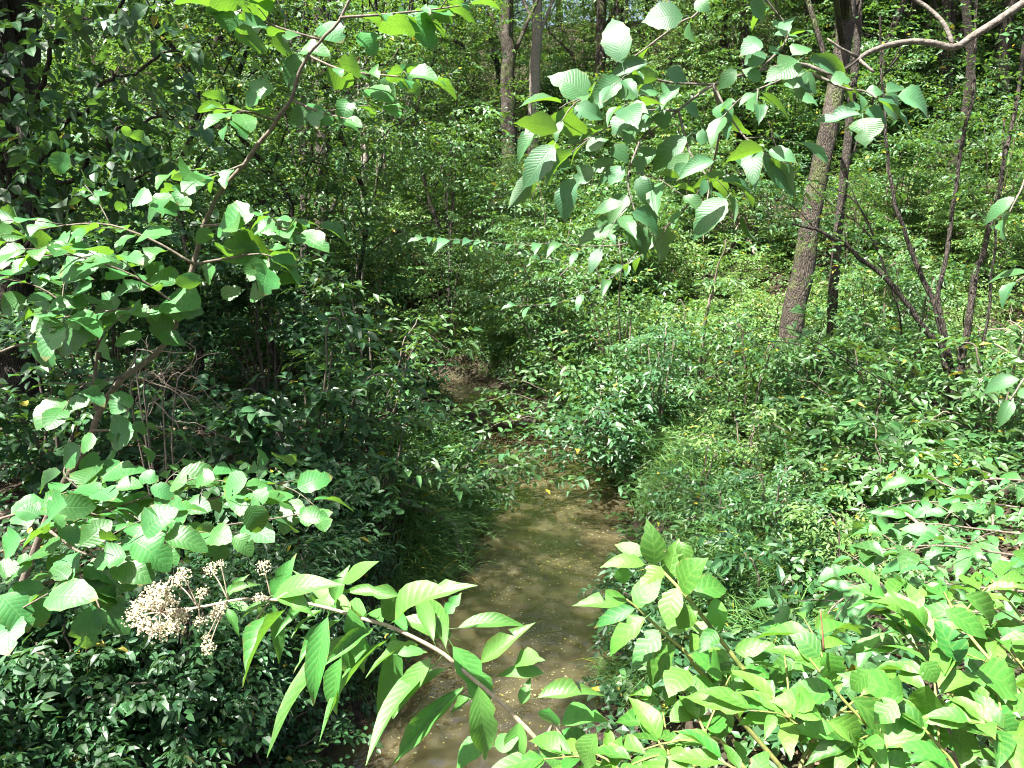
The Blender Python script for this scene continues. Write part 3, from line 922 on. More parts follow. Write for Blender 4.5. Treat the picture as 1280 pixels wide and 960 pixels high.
def shrubs():
    T = [  # name, base px, H, R, label, mat, stems, leaf, aspect, kind, spray length, density, lean, parts
        ('spicebush', (470, 560), 1.9, 1.0, 'light leaved shrub rising on the left bank beside the creek bend', 'mid', 8, 0.123, 0.42, 'twig', 0.52, 5, (.1, 0), 60),
        ('spicebush', (515, 490), 1.3, .8, 'shrub with drooping leaves just left of the far strip of water', 'mid', 7, 0.116, 0.44, 'twig', 0.48, 5, (-.15, .1), 40),
        ('honeysuckle', (745, 545), 1.15, 1.15, 'shrub leaning over the creek with pale glinting leaves above the dark pool', 'mid', 11, 0.123, 0.48, 'twig', 0.57, 7, (-.6, -.35), 110),
        ('honeysuckle', (800, 560), 1.1, .8, 'dark leafy shrub at the right end of the wide pool', 'blue', 9, 0.116, 0.48, 'twig', 0.52, 7, (-.45, -.35), 70),
        ('honeysuckle', (690, 470), 1.5, 1.1, 'leafy shrub behind the pool at the foot of the slope', 'mid', 8, 0.116, 0.44, 'twig', 0.52, 5, (-.1, -.2), 30),
        ('honeysuckle', (792, 594), .75, .75, 'low drooping shrub with pale leaves hanging over the head of the brown pool', 'blue', 10, 0.116, 0.48, 'twig', 0.52, 8, (-.75, .1), 90),
        ('spicebush', (578, 622), .6, .55, 'seedling shrub bending right over the log and the narrow water', 'mid', 9, 0.116, 0.44, 'twig', 0.48, 7, (.55, .0), 70),
        ('young_ash', (822, 560), 2.1, .55, 'upright young tree with small dark bluish leaves right of the pool', 'blue', 4, .07, .5, 'spray', .4, 6, (0, 0), 60),
        ('spicebush', (395, 620), 1.5, .9, 'dark shrub spreading on the left bank below the shaded trunks', 'ivy', 8, 0.123, 0.53, 'twig', 0.48, 6, (.1, -.1), 60),
        ('vine_mound', (300, 640), .85, .95, 'low mound of dark overlapping leaves behind the alder spray', 'ivy', 9, .10, .75, 'tuft', .36, 9, (0, -.2), 80),
        ('vine_mound', (385, 668), .7, .8, 'low dark mound of vine leaves above the grassy bank', 'ivy', 8, .085, .7, 'tuft', .34, 9, (.1, -.2), 60),
        ('nettle_patch', (360, 830), .7, .55, 'dark narrow leaved weeds under the ironweed flowers', 'ivy', 12, 0.060, .36, 'spray', .30, 13, (0, 0), 90),
        ('nettle_patch', (250, 905), .75, .5, 'shaded weeds at the bottom left below the alder leaves', 'ivy', 12, 0.056, .42, 'spray', .28, 13, (0, 0), 90),
        ('nettle_patch', (150, 860), .8, .6, 'dark weeds tangled with dry stalks at the bottom left edge', 'ivy', 10, 0.052, .6, 'spray', .3, 10, (0, 0), 60),
        ('nettle_patch', (400, 740), .75, .55, 'weeds with pointed leaves on the left bank above the flowers', 'ivy', 11, 0.060, .4, 'spray', .30, 12, (0, 0), 80),
        ('nettle_patch', (330, 960), .55, .45, 'small round leaved seedlings beside the water at the bottom left', 'ivy', 9, 0.048, .7, 'tuft', .25, 11, (0, 0), 80),
        ('nettle_patch', (40, 955), .5, .45, 'low weeds in the bottom left corner', 'ivy', 11, 0.056, .45, 'spray', .28, 12, (0, 0), 60),
        ('nettle_patch', (110, 930), .6, .5, 'shaded weeds just right of the bottom left corner', 'ivy', 11, 0.064, .6, 'spray', .28, 11, (0, 0), 60),
        ('nettle_patch', (20, 860), .6, .6, 'dim weeds along the left edge under the alder spray', 'ivy', 11, 0.060, .5, 'spray', .28, 12, (0, 0), 60),
        ('spicebush', (480, 640), .9, .6, 'thin stemmed seedlings above the grassy left bank', 'mid', 8, 0.109, 0.44, 'twig', 0.41, 5, (.1, -.1), 50),
        ('vine_mound', (70, 620), 1.2, .9, 'shaded bush behind the alder stem at the left edge', 'ivy', 9, .10, .65, 'twig', .42, 9, (0, 0), 60),
        ('locust_seedling', (872, 650), .75, .35, 'seedling with paired oval leaflets in sun right of the pool', 'blue', 6, .05, .5, 'pinnate', .42, 7, (0, -.1), 80),
        ('locust_seedling', (958, 690), .8, .35, 'second seedling with paired leaflets farther right in the shade', 'blue', 6, .05, .5, 'pinnate', .42, 7, (0, -.1), 80),
        ('locust_seedling', (905, 545), .9, .5, 'feathery leaved seedling below the leaning trunk', 'mid', 6, .05, .45, 'pinnate', .45, 7, (0, 0), 30),
        ('spicebush', (1085, 560), .9, .9, 'shaded leafy bush between the leaning trunk and the many-stemmed tree', 'mid', 9, 0.116, 0.44, 'spray', 0.48, 5, (0, 0), 40),
        ('spicebush', (1015, 520), .8, .8, 'low broad leaved bush at the foot of the leaning trunk', 'mid', 8, 0.145, 0.48, 'twig', 0.48, 5, (0, 0), 40),
        ('spicebush', (1110, 640), .7, .8, 'low shaded bush in front of the many-stemmed tree', 'mid', 9, 0.102, 0.48, 'spray', 0.41, 6, (0, 0), 60),
        ('spicebush', (1000, 620), .6, .7, 'low weeds with small leaves in the shade of the right bank', 'mid', 9, .06, .5, 'spray', .34, 10, (0, 0), 50),
        ('spicebush', (930, 600), .7, .6, 'bright tipped weeds right of the paired leaflet seedlings', 'sunny', 8, .055, .45, 'spray', .34, 9, (0, 0), 40),
        ('pokeweed', (1060, 735), .6, .35, 'small yellow green weed catching the sun below the right bank bushes', 'sunny', 8, .045, .4, 'spray', .25, 16, (0, 0), 60),
        ('spicebush', (1240, 560), 1.2, .9, 'shaded bush behind the stems at the right edge', 'mid', 8, 0.116, 0.44, 'spray', 0.48, 5, (0, 0), 40),
        ('spicebush', (840, 800), .5, .45, 'dark weeds at the water edge under the bright shrub', 'ivy', 9, .06, .5, 'spray', .28, 12, (-.1, -.1), 60),
        ('spicebush', (960, 800), .55, .6, 'dark low bush between the bright shrub and the shaded grass', 'ivy', 9, 0.094, 0.44, 'spray', 0.34, 7, (0, 0), 60),
        ('spicebush', (1000, 900), .5, .5, 'deep shaded weeds under the bright shrub at the lower right', 'ivy', 8, 0.102, 0.44, 'spray', 0.34, 7, (0, 0), 60),
        ('hemlock_bush', (610, 400), 3.2, 1.1, 'dark soft shrub with fine drooping sprays at the end of the creek view', 'mid', 8, .055, .28, 'spray', .6, 14, (0, 0), 0),
        ('viburnum', (430, 392), 3.4, 1.5, 'tall shaded shrub around the pale trunks left of the bend', 'mid', 9, .095, .5, 'spray', .6, 7, (0, 0), 0),
        ('viburnum', (520, 385), 3.6, 1.4, 'tall leafy shrub with sunlit top left of the dark sapling', 'sunny', 9, .09, .5, 'spray', .6, 7, (0, 0), 0),
        ('viburnum', (300, 420), 3.6, 1.6, 'tall dim shrub behind the alder branch', 'mid', 9, .10, .5, 'spray', .6, 7, (0, 0), 0),
        ('viburnum', (210, 430), 3.8, 1.6, 'tall dark shrub left of the alder branch in deep shade', 'ivy', 9, .10, .55, 'spray', .6, 7, (0, 0), 0),
        ('viburnum', (120, 440), 3.6, 1.6, 'broad dark shrub filling the gap beside the left edge trunk', 'ivy', 9, .11, .6, 'spray', .6, 7, (0, 0), 0),
        ('viburnum', (740, 400), 2.4, 1.2, 'shrub below the hanging elm leaves at the foot of the slope', 'mid', 8, .085, .5, 'spray', .5, 8, (0, 0), 0),
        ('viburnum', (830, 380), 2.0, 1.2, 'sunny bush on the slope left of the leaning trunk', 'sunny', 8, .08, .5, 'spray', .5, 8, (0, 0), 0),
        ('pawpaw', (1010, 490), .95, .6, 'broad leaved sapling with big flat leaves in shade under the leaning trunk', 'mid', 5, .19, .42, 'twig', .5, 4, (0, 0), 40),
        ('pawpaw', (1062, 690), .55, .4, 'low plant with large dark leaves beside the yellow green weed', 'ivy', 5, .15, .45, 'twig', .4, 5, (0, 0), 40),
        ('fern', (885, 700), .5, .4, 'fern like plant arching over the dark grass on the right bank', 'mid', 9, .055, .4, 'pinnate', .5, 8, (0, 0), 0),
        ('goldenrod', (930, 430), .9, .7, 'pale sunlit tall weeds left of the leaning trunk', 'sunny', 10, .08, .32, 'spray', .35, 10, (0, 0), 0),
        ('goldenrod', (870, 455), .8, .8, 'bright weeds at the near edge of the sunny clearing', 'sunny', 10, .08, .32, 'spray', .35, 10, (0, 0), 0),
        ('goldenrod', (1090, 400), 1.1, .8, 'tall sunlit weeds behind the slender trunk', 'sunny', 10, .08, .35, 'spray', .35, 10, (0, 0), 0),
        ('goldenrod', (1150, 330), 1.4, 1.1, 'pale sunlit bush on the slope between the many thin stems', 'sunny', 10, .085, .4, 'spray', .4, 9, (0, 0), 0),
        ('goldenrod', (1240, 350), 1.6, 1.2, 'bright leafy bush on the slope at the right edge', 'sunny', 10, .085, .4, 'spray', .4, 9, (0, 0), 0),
        ('spicebush', (775, 500), 2.6, .9, 'tall loose shrub with hanging leaves behind the dark bluish young tree', 'mid', 7, .10, .42, 'spray', .6, 4, (-.2, -.2), 40),
        ('spicebush', (700, 452), 2.8, 1.1, 'tall arching shrub behind the pool with sun on its outer leaves', 'mid', 8, .10, .45, 'spray', .6, 5, (-.2, -.3), 40),
        ('spicebush', (650, 425), 2.2, .9, 'leafy bush straight behind the far strip of water', 'mid', 8, .095, .45, 'spray', .55, 6, (0, 0), 0),
        ('spicebush', (868, 500), 2.3, .7, 'thin sapling with drooping sprays left of the leaning trunk', 'mid', 4, .09, .45, 'spray', .55, 4, (.1, -.1), 40),
        ('spicebush', (935, 545), 1.6, .6, 'slim shrub in half shade before the leaning trunk', 'mid', 5, .09, .45, 'spray', .5, 5, (0, -.1), 40),
        ('spicebush', (1130, 500), 1.7, .7, 'loose shrub under the left limb of the many-stemmed tree', 'mid', 5, .09, .45, 'spray', .5, 5, (0, 0), 40),
        ('spicebush', (560, 440), 2.4, .9, 'slim shrub around the dark sapling on the far bank', 'mid', 7, .09, .45, 'spray', .55, 5, (0, 0), 0),
        ('spicebush', (455, 470), 2.6, 1.0, 'tall shrub with layered leaves above the left bank shrubs', 'mid', 8, .095, .48, 'spray', .6, 6, (.1, -.1), 40),
        ('viburnum', (1235, 335), 3.8, 1.5, 'tall dark shrub high on the slope at the right edge', 'mid', 9, .10, .48, 'spray', .6, 6, (0, 0), 0),
        ('viburnum', (1110, 312), 3.2, 1.3, 'dark shrub on the slope framed by the thin stems', 'mid', 9, .10, .48, 'spray', .6, 6, (0, 0), 0),
        ('viburnum', (965, 318), 2.6, 1.1, 'dark shrub on the slope just left behind the thick leaning trunk', 'ivy', 8, .095, .48, 'spray', .55, 6, (0, 0), 0),
        ('viburnum', (868, 330), 3.0, 1.2, 'shrub on the slope under the lowest hanging elm leaves', 'mid', 8, .10, .48, 'spray', .6, 6, (0, 0), 0),
        ('viburnum', (1060, 345), 2.0, 1.0, 'mid green shrub between slender trunk and thin stems on the slope', 'crown', 8, .09, .48, 'spray', .5, 6, (0, 0), 0),
        ('spreading_shrub', (255, 440), 3.0, 2.0, 'wide dense shrub roofing over the dark hollow at the left', 'ivy', 12, .10, .55, 'spray', .6, 11, (.2, -.5), 60),
        ('spreading_shrub', (140, 520), 2.3, 1.5, 'dark shrub arching behind the lower alder stem', 'ivy', 10, .10, .6, 'spray', .55, 10, (0, -.2), 60),
        ('spreading_shrub', (335, 500), 1.7, 1.0, 'dark shrub closing the right side of the left hollow', 'ivy', 10, .09, .55, 'spray', .45, 10, (0, -.1), 60),
        ('viburnum', (1090, 440), 1.5, .9, 'dark green bush right of the slender trunk', 'mid', 8, .08, .5, 'spray', .45, 8, (0, 0), 0),
    ]
    for i, (nm, px, H, R, lab, mat, st, LL, asp, kind, sl, dens, lean, parts) in enumerate(T):
        b = ground_at(*px)
        e = float(creek_dist(b[0], b[1])) - .85
        if e < .1:                                                  # keep feet out of the water
            b[0] += (.1 - e + .1) * (1 if b[0] > np.interp(b[1], CREEK[:10, 1], CREEK[:10, 0]) else -1)
            b[2] = float(height(b[0], b[1]))
        near = np.linalg.norm(b - EYE) < 8
        shrub(nm, b, H, R, lab, 'weeds' if nm == 'nettle_patch' else 'seedling' if 'seedling' in nm else 'shrub', mat=mat, stems=st, LL=LL, asp=asp, kind=kind,
              slen=sl, dens=dens, lean=lean, n_parts=parts, seed=i, tmpl=TM8 if near else TM4, r0=.010 if H < 1 else .016)


shrubs()


def slope_bushes():
    rng = np.random.default_rng(21)
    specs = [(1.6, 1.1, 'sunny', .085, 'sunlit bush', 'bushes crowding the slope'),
             (2.4, 1.3, 'mid', .09, 'green bush', 'bushes crowding the slope'),
             (3.2, 1.3, 'crown', .09, 'tall bush', 'bushes crowding the slope'),
             (1.0, 1.0, 'sunny', .07, 'low weedy clump', 'low clumps in the clearing')]
    pos = {0: [], 1: [], 2: [], 3: []}
    for px in range(-40, 1340, 62):
        for dep in (18, 22):
            if rng.uniform() < .2: continue
            k = 0 if (380 < px < 720 and rng.uniform() < .7) else int(rng.choice([1, 1, 2]))
            if px > 880: k = 3 if rng.uniform() < .7 else 0
            pos[k].append((px + rng.uniform(-25, 25), dep + rng.uniform(-1.5, 1.5)))
    for px in range(880, 1300, 60):
        for dep in (13.5, 15.5):
            if rng.uniform() < .3: continue
            pos[3].append((px + rng.uniform(-20, 20), dep + rng.uniform(-1, 1)))
    for _ in range(30):
        pos[int(rng.choice([1, 2, 2]))].append((rng.uniform(840, 1330), rng.uniform(19, 30)))
    for _ in range(22):
        pos[int(rng.choice([0, 1, 2]))].append((rng.uniform(330, 840), rng.uniform(17, 28)))
    n = 8000
    a = rng.uniform(-.8, .8, n); dist = 17.5 + 24 * rng.uniform(0, 1, n) ** 1.2
    x = np.tan(a) * dist; y = dist
    ok = creek_dist(x, y) > 1.2
    x, y = x[ok], y[ok]
    n = len(x)
    z = height(x, y) + .05 + np.abs(rng.normal(0, .7, n)) * (.3 + 1.2 * patchy(x, y, .8, 1.1)) * np.where(x > 4, .6, 1.3)
    lv = Leaves()
    add_sprays(lv, rng, np.stack([x, y, z], 1), hdir(rng, n, .05, .25), rng.uniform(.35, .8, n), .085, .5, 'spray', roll=.35)
    arr = lv.arrays()
    pick = rng.uniform(0, 1, len(arr[0])) < .5
    tag(link('slope_undergrowth', leaves_mesh('slope_undergrowth', arr, TM2, M['sunny'], keep=pick)), 'bright mixed undergrowth covering the slope under the trees', 'undergrowth', kind='stuff')
    tag(link('slope_undergrowth', leaves_mesh('slope_undergrowth', arr, TM2, M['mid'], keep=~pick)), 'darker green undergrowth mixed through the slope under the trees', 'undergrowth', kind='stuff')
    for k, (H, R, mat, LL, lab, grp) in enumerate(specs):
        rr = np.random.default_rng(600 + k)
        root = empty('bush', (0, 0, 0), lab, 'bush', grp)
        lv = Leaves(); tb = Tubes()
        for j in range(8):
            a = j * 2.4; out = np.array((math.cos(a), math.sin(a), 0)); r = R * math.sqrt((j + .5) / 8)
            h = H * rr.uniform(.7, 1.1)
            c = curve([(0, 0, -.15), out * r * .4 + (0, 0, h * .55), out * r + (0, 0, h)], 10, wob=.03, rng=rr)
            tb.add(c, .02, .006, sides=4, cap=False)
            n = int(16 * h)
            O = c[(rr.uniform(.1, 1, n) * 9).astype(int)] + rr.normal(0, .08, (n, 3))
            add_sprays(lv, rr, O, out * .6 + hdir(rr, n, .05, .25), .5 * rr.uniform(.6, 1.2, n), LL, .5, 'spray', roll=.35)
        link('stems', tb.mesh('stems', M['bark_dark']), root)
        link('foliage', leaves_mesh('foliage', lv.arrays(), TM2, M[mat], rng=rr), root, kind='stuff')
        used = None
        for j, (px, dep) in enumerate(pos[k]):
            q = P(px, 249, dep)
            loc = (q[0], q[1], float(height(q[0], q[1])) - .05)
            if creek_dist(q[0], q[1]) < 1.4: continue
            rz, s = rng.uniform(0, 6.28), rng.uniform(.75, 1.3)
            if not used:
                used = o = root
                root.location = loc; root.rotation_euler = (0, 0, rz); root.scale = (s, s, s)
            else:
                o = copy_tree(root, loc, rz, s)
            tag(o, place_label(lab, px, dep))


slope_bushes()


# ------------------------------------------------------------------ grass on the banks
def grass():
    rng = np.random.default_rng(31)
    def blades(q, ln, wid, name, lab, mat='grass', towards=(0, 0)):
        n = len(q)
        a = rng.uniform(0, 2 * np.pi, n)
        out = np.stack([np.cos(a), np.sin(a), np.zeros(n)], 1) * .55 + np.array((*towards, 0))
        L = ln * rng.uniform(.5, 1.25, n)
        k = 5
        t = np.linspace(0, 1, k)
        C = q[:, None, :] + (L[:, None] * (t - .15 * t * t))[..., None] * np.array((0, 0, .85)) + (L[:, None] * (t ** 1.8) * .9)[..., None] * out[:, None, :] \
            - (L[:, None] * (t ** 3) * .45 * rng.uniform(.4, 1.3, (n, 1)))[..., None] * np.array((0, 0, 1))
        side = norm(np.cross(out, (0, 0, 1.0)) + rng.normal(0, .3, (n, 3)))
        w = wid * (1 - t ** 1.7) * .5 + .0004
        V = np.stack([C - side[:, None, :] * w[None, :, None], C + side[:, None, :] * w[None, :, None]], 2).reshape(n, k * 2, 3)
        T0 = np.array([x for i in range(k - 1) for x in ((2 * i, 2 * i + 1, 2 * i + 3), (2 * i, 2 * i + 3, 2 * i + 2))])
        T = (np.arange(n) * k * 2)[:, None, None] + T0
        tag(link(name, np_mesh(name, V.reshape(-1, 3), T.reshape(-1, 3), M[mat])), lab, 'grass', kind='stuff')
    def tufts(m, pxlo, pxhi, pylo, pyhi, per, spread):
        out = []
        for _ in range(m):
            b = ground_at(rng.uniform(pxlo, pxhi), rng.uniform(pylo, pyhi))
            if creek_dist(b[0], b[1]) < .82: continue
            q = b + rng.normal(0, spread, (per, 3)) * (1, 1, 0)
            q[:, 2] = height(q[:, 0], q[:, 1]) - .02
            out.append(q)
        return np.concatenate(out)
    blades(tufts(110, 500, 615, 545, 745, 60, .09), 0.40, .016, 'bank_grass', 'fine green grass hanging over the left edge of the creek', towards=(.25, -.1))
    blades(tufts(46, 530, 665, 395, 452, 90, .14), .45, .014, 'bank_grass', 'soft grass on the bank behind the far strip of water')
    blades(tufts(34, 800, 900, 540, 650, 80, .09), 0.75, .015, 'bank_grass', 'arching grass tufts on the right bank beside the pool')
    blades(tufts(46, 860, 1010, 640, 830, 70, .08), 0.72, .015, 'bank_grass', 'dark grass tussocks on the shaded right bank', towards=(-.1, -.15))
    blades(tufts(26, 740, 860, 780, 860, 90, .07), .30, .009, 'bank_grass', 'dark grass at the water edge under the bright shrub', towards=(-.2, -.1))
    blades(tufts(40, 380, 520, 700, 900, 60, .1), .28, .008, 'bank_grass', 'thin dark grass among the weeds of the lower left bank', towards=(.1, -.1))
    # flecks on the water
    n = 3600
    y = rng.uniform(4, 10.3, n)
    cx = np.interp(y, CREEK[:10, 1], CREEK[:10, 0])
    x = cx + rng.normal(.1, .38, n)
    ok = (creek_dist(x, y) < .75) & (rng.uniform(0, 1, n) < patchy(x, y, 3.2, .7) ** 4 * 6.0)
    q = np.stack([x, y, np.full(n, .006)], 1)[ok]
    lv = Leaves()
    L = rng.uniform(.006, .024, len(q)) * rng.uniform(.6, 1.3, len(q))
    lv.add(q, hdir(rng, len(q), 0, .02), np.array((0, 0, 1.)) + rng.normal(0, .08, (len(q), 3)), L, L * rng.uniform(.35, .9, len(q)))
    tag(link('floating_debris', leaves_mesh('floating_debris', lv.arrays(), tmpl_two(.5, .02, 0), M['fleck'])), 'small pale leaf bits floating on the brown water', 'debris', kind='stuff')


grass()


# ------------------------------------------------------------------ foreground plants, leaf by leaf
def fg_leaf_mesh(kind, v, mat):
    rng = np.random.default_rng(hash_seed(kind) + v)
    n = 12
    t = np.linspace(0, 1, n)
    t = t + .035 * np.sin(2 * np.pi * t) * -1
    if kind == 'alder':
        w = np.sin(np.pi * t ** .92) ** .62 * (1 - .10 * t); w[-1] = .10
    elif kind == 'elm':
        w = np.sin(np.pi * t ** .85) ** .85 * (1 - .30 * t ** 3); w[-2] *= .6
    elif kind == 'lance':
        w = np.sin(np.pi * t ** .80) ** 1.05 * (1 - .15 * t)
    else:
        w = np.sin(np.pi * t ** .82) ** .9 * (1 - .15 * t ** 2); w[-2] *= .75
    w = w / w.max() * .5
    ser = .045 if kind in ('alder', 'elm') else .006
    wl = w * (1 + ser * np.where(np.arange(n) % 2, 1, -1)) * (1 + rng.normal(0, .025, n))
    wr = w * (1 - ser * np.where(np.arange(n) % 2, 1, -1)) * (1 + rng.normal(0, .025, n))
    wl[0] = wr[0] = .01; wl[-1] = wr[-1] = .012
    if kind == 'lance' and v % 2:                                   # chewed margins
        for arr in (wl, wr):
            for _ in range(2): arr[rng.integers(4, n - 2)] *= rng.uniform(.55, .8)
    elif v in (1, 3, 5):
        for arr in (wl, wr)[:1 + v // 3]: arr[rng.integers(4, 9)] *= rng.uniform(.5, .8)
    fold = rng.uniform(.10, .34); droop = rng.uniform(.08, .34); wave = rng.uniform(.01, .05); ph = rng.uniform(0, 6)
    mid = -droop * t ** 2 + .06 * np.sin(np.pi * t)
    side_curve = rng.normal(0, .05) * np.sin(np.pi * t)
    V, UV = [], []
    for i in range(n):
        for s, ww in ((1, wl[i]), (0, 0), (-1, wr[i])):
            tw = wave * math.sin(ph + 9 * t[i] + s)
            V.append((t[i], side_curve[i] + s * ww, mid[i] + abs(s) * (fold * ww + tw * ww * 2)))
            UV.append((t[i], .5 + .5 * s))
    T = []
    for i in range(n - 1):
        a = 3 * i
        T += [(a, a + 1, a + 4), (a, a + 4, a + 3), (a + 1, a + 2, a + 5), (a + 1, a + 5, a + 4)]
    hole = {('lance', 2): 25, ('bush', 4): 22, ('alder', 4): 21}.get((kind, v))
    V += [(-.16, -.008, .02), (-.16, .008, .02)]; UV += [(0, .5), (0, .5)]
    k = 3 * n
    T += [(k, 2, 0), (k, 0, k + 1)] if not hole else [(k, 2, 0)]
    if hole: del T[hole]
    V = np.array(V, float)
    T = np.array(T)
    return np_mesh('leaf', V, T, M[mat], UV=np.array(UV, float), smooth=True)


def hash_seed(s):
    return sum(ord(c) * (i + 3) for i, c in enumerate(s))


FGM = {}


def fg_meshes(kind, mat):
    if (kind, mat) not in FGM:
        FGM[kind, mat] = [fg_leaf_mesh(kind, v, mat) for v in range(6)]
    return FGM[kind, mat]


class Plant:
    def __init__(self, name, base, label, cat, kind, mat, seed, L, asp, bark='twig'):
        self.base = np.asarray(base, float)
        self.root = empty(name, base, label, cat)
        self.rng = np.random.default_rng(seed)
        self.ms = fg_meshes(kind, mat); self.L, self.asp, self.bark = L, asp, bark
        self.n = 0

    def stem(self, pts, r0, r1, name='twig', sides=6, n=16, bark=None, wob=.0):
        c = curve(pts, n, wob=wob, rng=self.rng)
        link(name, Tubes().add(c, r0, r1, sides=sides, lump=.04, rng=self.rng).mesh(name, M[bark or self.bark], self.base), self.root)
        return c

    def leaf(self, p, d, nrm, L, W):
        leaf_part(self.root, self.ms[int(self.rng.integers(0, 6))], np.asarray(p, float), d, nrm, L, W, self.base, curl=self.rng.uniform(.6, 1.3))
        self.n += 1

    def hand(self, tile, depth, items):
        """leaves read off the photograph: (base, tip, width, +1 upper side / -1 under side seen)"""
        for it in items:
            b, t, w = it[0], it[1], it[2]
            f = it[3] if len(it) > 3 else 1
            s = 1.0 if tile == 'F' else TS
            dj = depth + self.rng.normal(0, .05)
            p = P(*tp(tile, b), dj); q = P(*tp(tile, t), dj + self.rng.normal(0, .015))
            d = q - p; L = np.linalg.norm(d); d = d / L
            toc = norm(EYE - p)
            nr = toc * f * self.rng.uniform(.5, .9) + np.array((0, 0, .65)) + self.rng.normal(0, .15, 3)
            nr = norm(nr - d * (nr @ d))
            W = (.86 if self.asp < .3 else 1) * w * s / FPX * dj / max(.5, abs(nr @ toc))
            self.leaf(p, d, nr, L, W)

    def auto(self, c, n, L=None, spread=.9, cam=.25, start=.1, opposite=False, up=.35, droop=-.2):
        rng = self.rng
        m = len(c)
        tan = norm(np.gradient(c, axis=0))
        for i in range(n):
            t = start + (1 - start) * (i + .5) / n
            k = min(m - 1, int(t * (m - 1)))
            f = t * (m - 1) - k
            p = c[k] * (1 - f) + c[min(k + 1, m - 1)] * f
            for s in ((1, -1) if opposite else ((1,) if i % 2 else (-1,))):
                side = norm(np.cross(tan[k], (0, 0, 1.0))) * s
                last = i == n - 1
                d = norm(tan[k] * (rng.uniform(.35, .8) if not last else 1.2) + side * spread * (rng.uniform(.6, 1.1) if not last else .3 * rng.normal())
                         + np.array((0, 0, droop + rng.normal(0, .22))))
                nr = np.array((0, 0, 1.0)) + rng.normal(0, up, 3) + norm(EYE - p) * cam
                LL = (L or self.L) * np.clip(rng.normal(1, .27), .4, 1.5)
                self.leaf(p + d * LL * .14, d, nr, LL, LL * self.asp * rng.uniform(.85, 1.12))

    def shoot(self, pts, depths, n, r=(.004, .0015), side=0, tile='F', **kw):
        """a twig drawn through photograph points at given depths, carrying n leaves and some side twigs"""
        xy = [tp(tile, q) for q in pts]
        dd = np.linspace(depths[0], depths[1], len(xy))
        c = self.stem([P(x, y, d) for (x, y), d in zip(xy, dd)], r[0], r[1])
        if n: self.auto(c, n, **kw)
        for i in range(side):
            k = int(len(c) * (.2 + .7 * (i + .5) / side))
            tg = norm(c[min(k + 1, len(c) - 1)] - c[k - 1])
            sd = norm(np.cross(tg, (0, 0, 1.0))) * (1 if i % 2 else -1)
            e = norm(tg * .6 + sd * .8 + self.rng.normal(0, .2, 3) * (1, 1, 1.0)) * self.L * self.rng.uniform(1.6, 2.8)
            c2 = self.stem([c[k], c[k] + e * .5 + (0, 0, .012), c[k] + e], r[1] * 1.2, r[1] * .6, n=6, sides=4)
            self.auto(c2, int(self.rng.integers(3, 6)), **{**kw, 'start': .3})
        return c


def below(px, py, depth, dx=0.0, dy=0.0):
    q = P(px, py, depth)
    return np.array((q[0] + dx, q[1] + dy, float(height(q[0] + dx, q[1] + dy))))


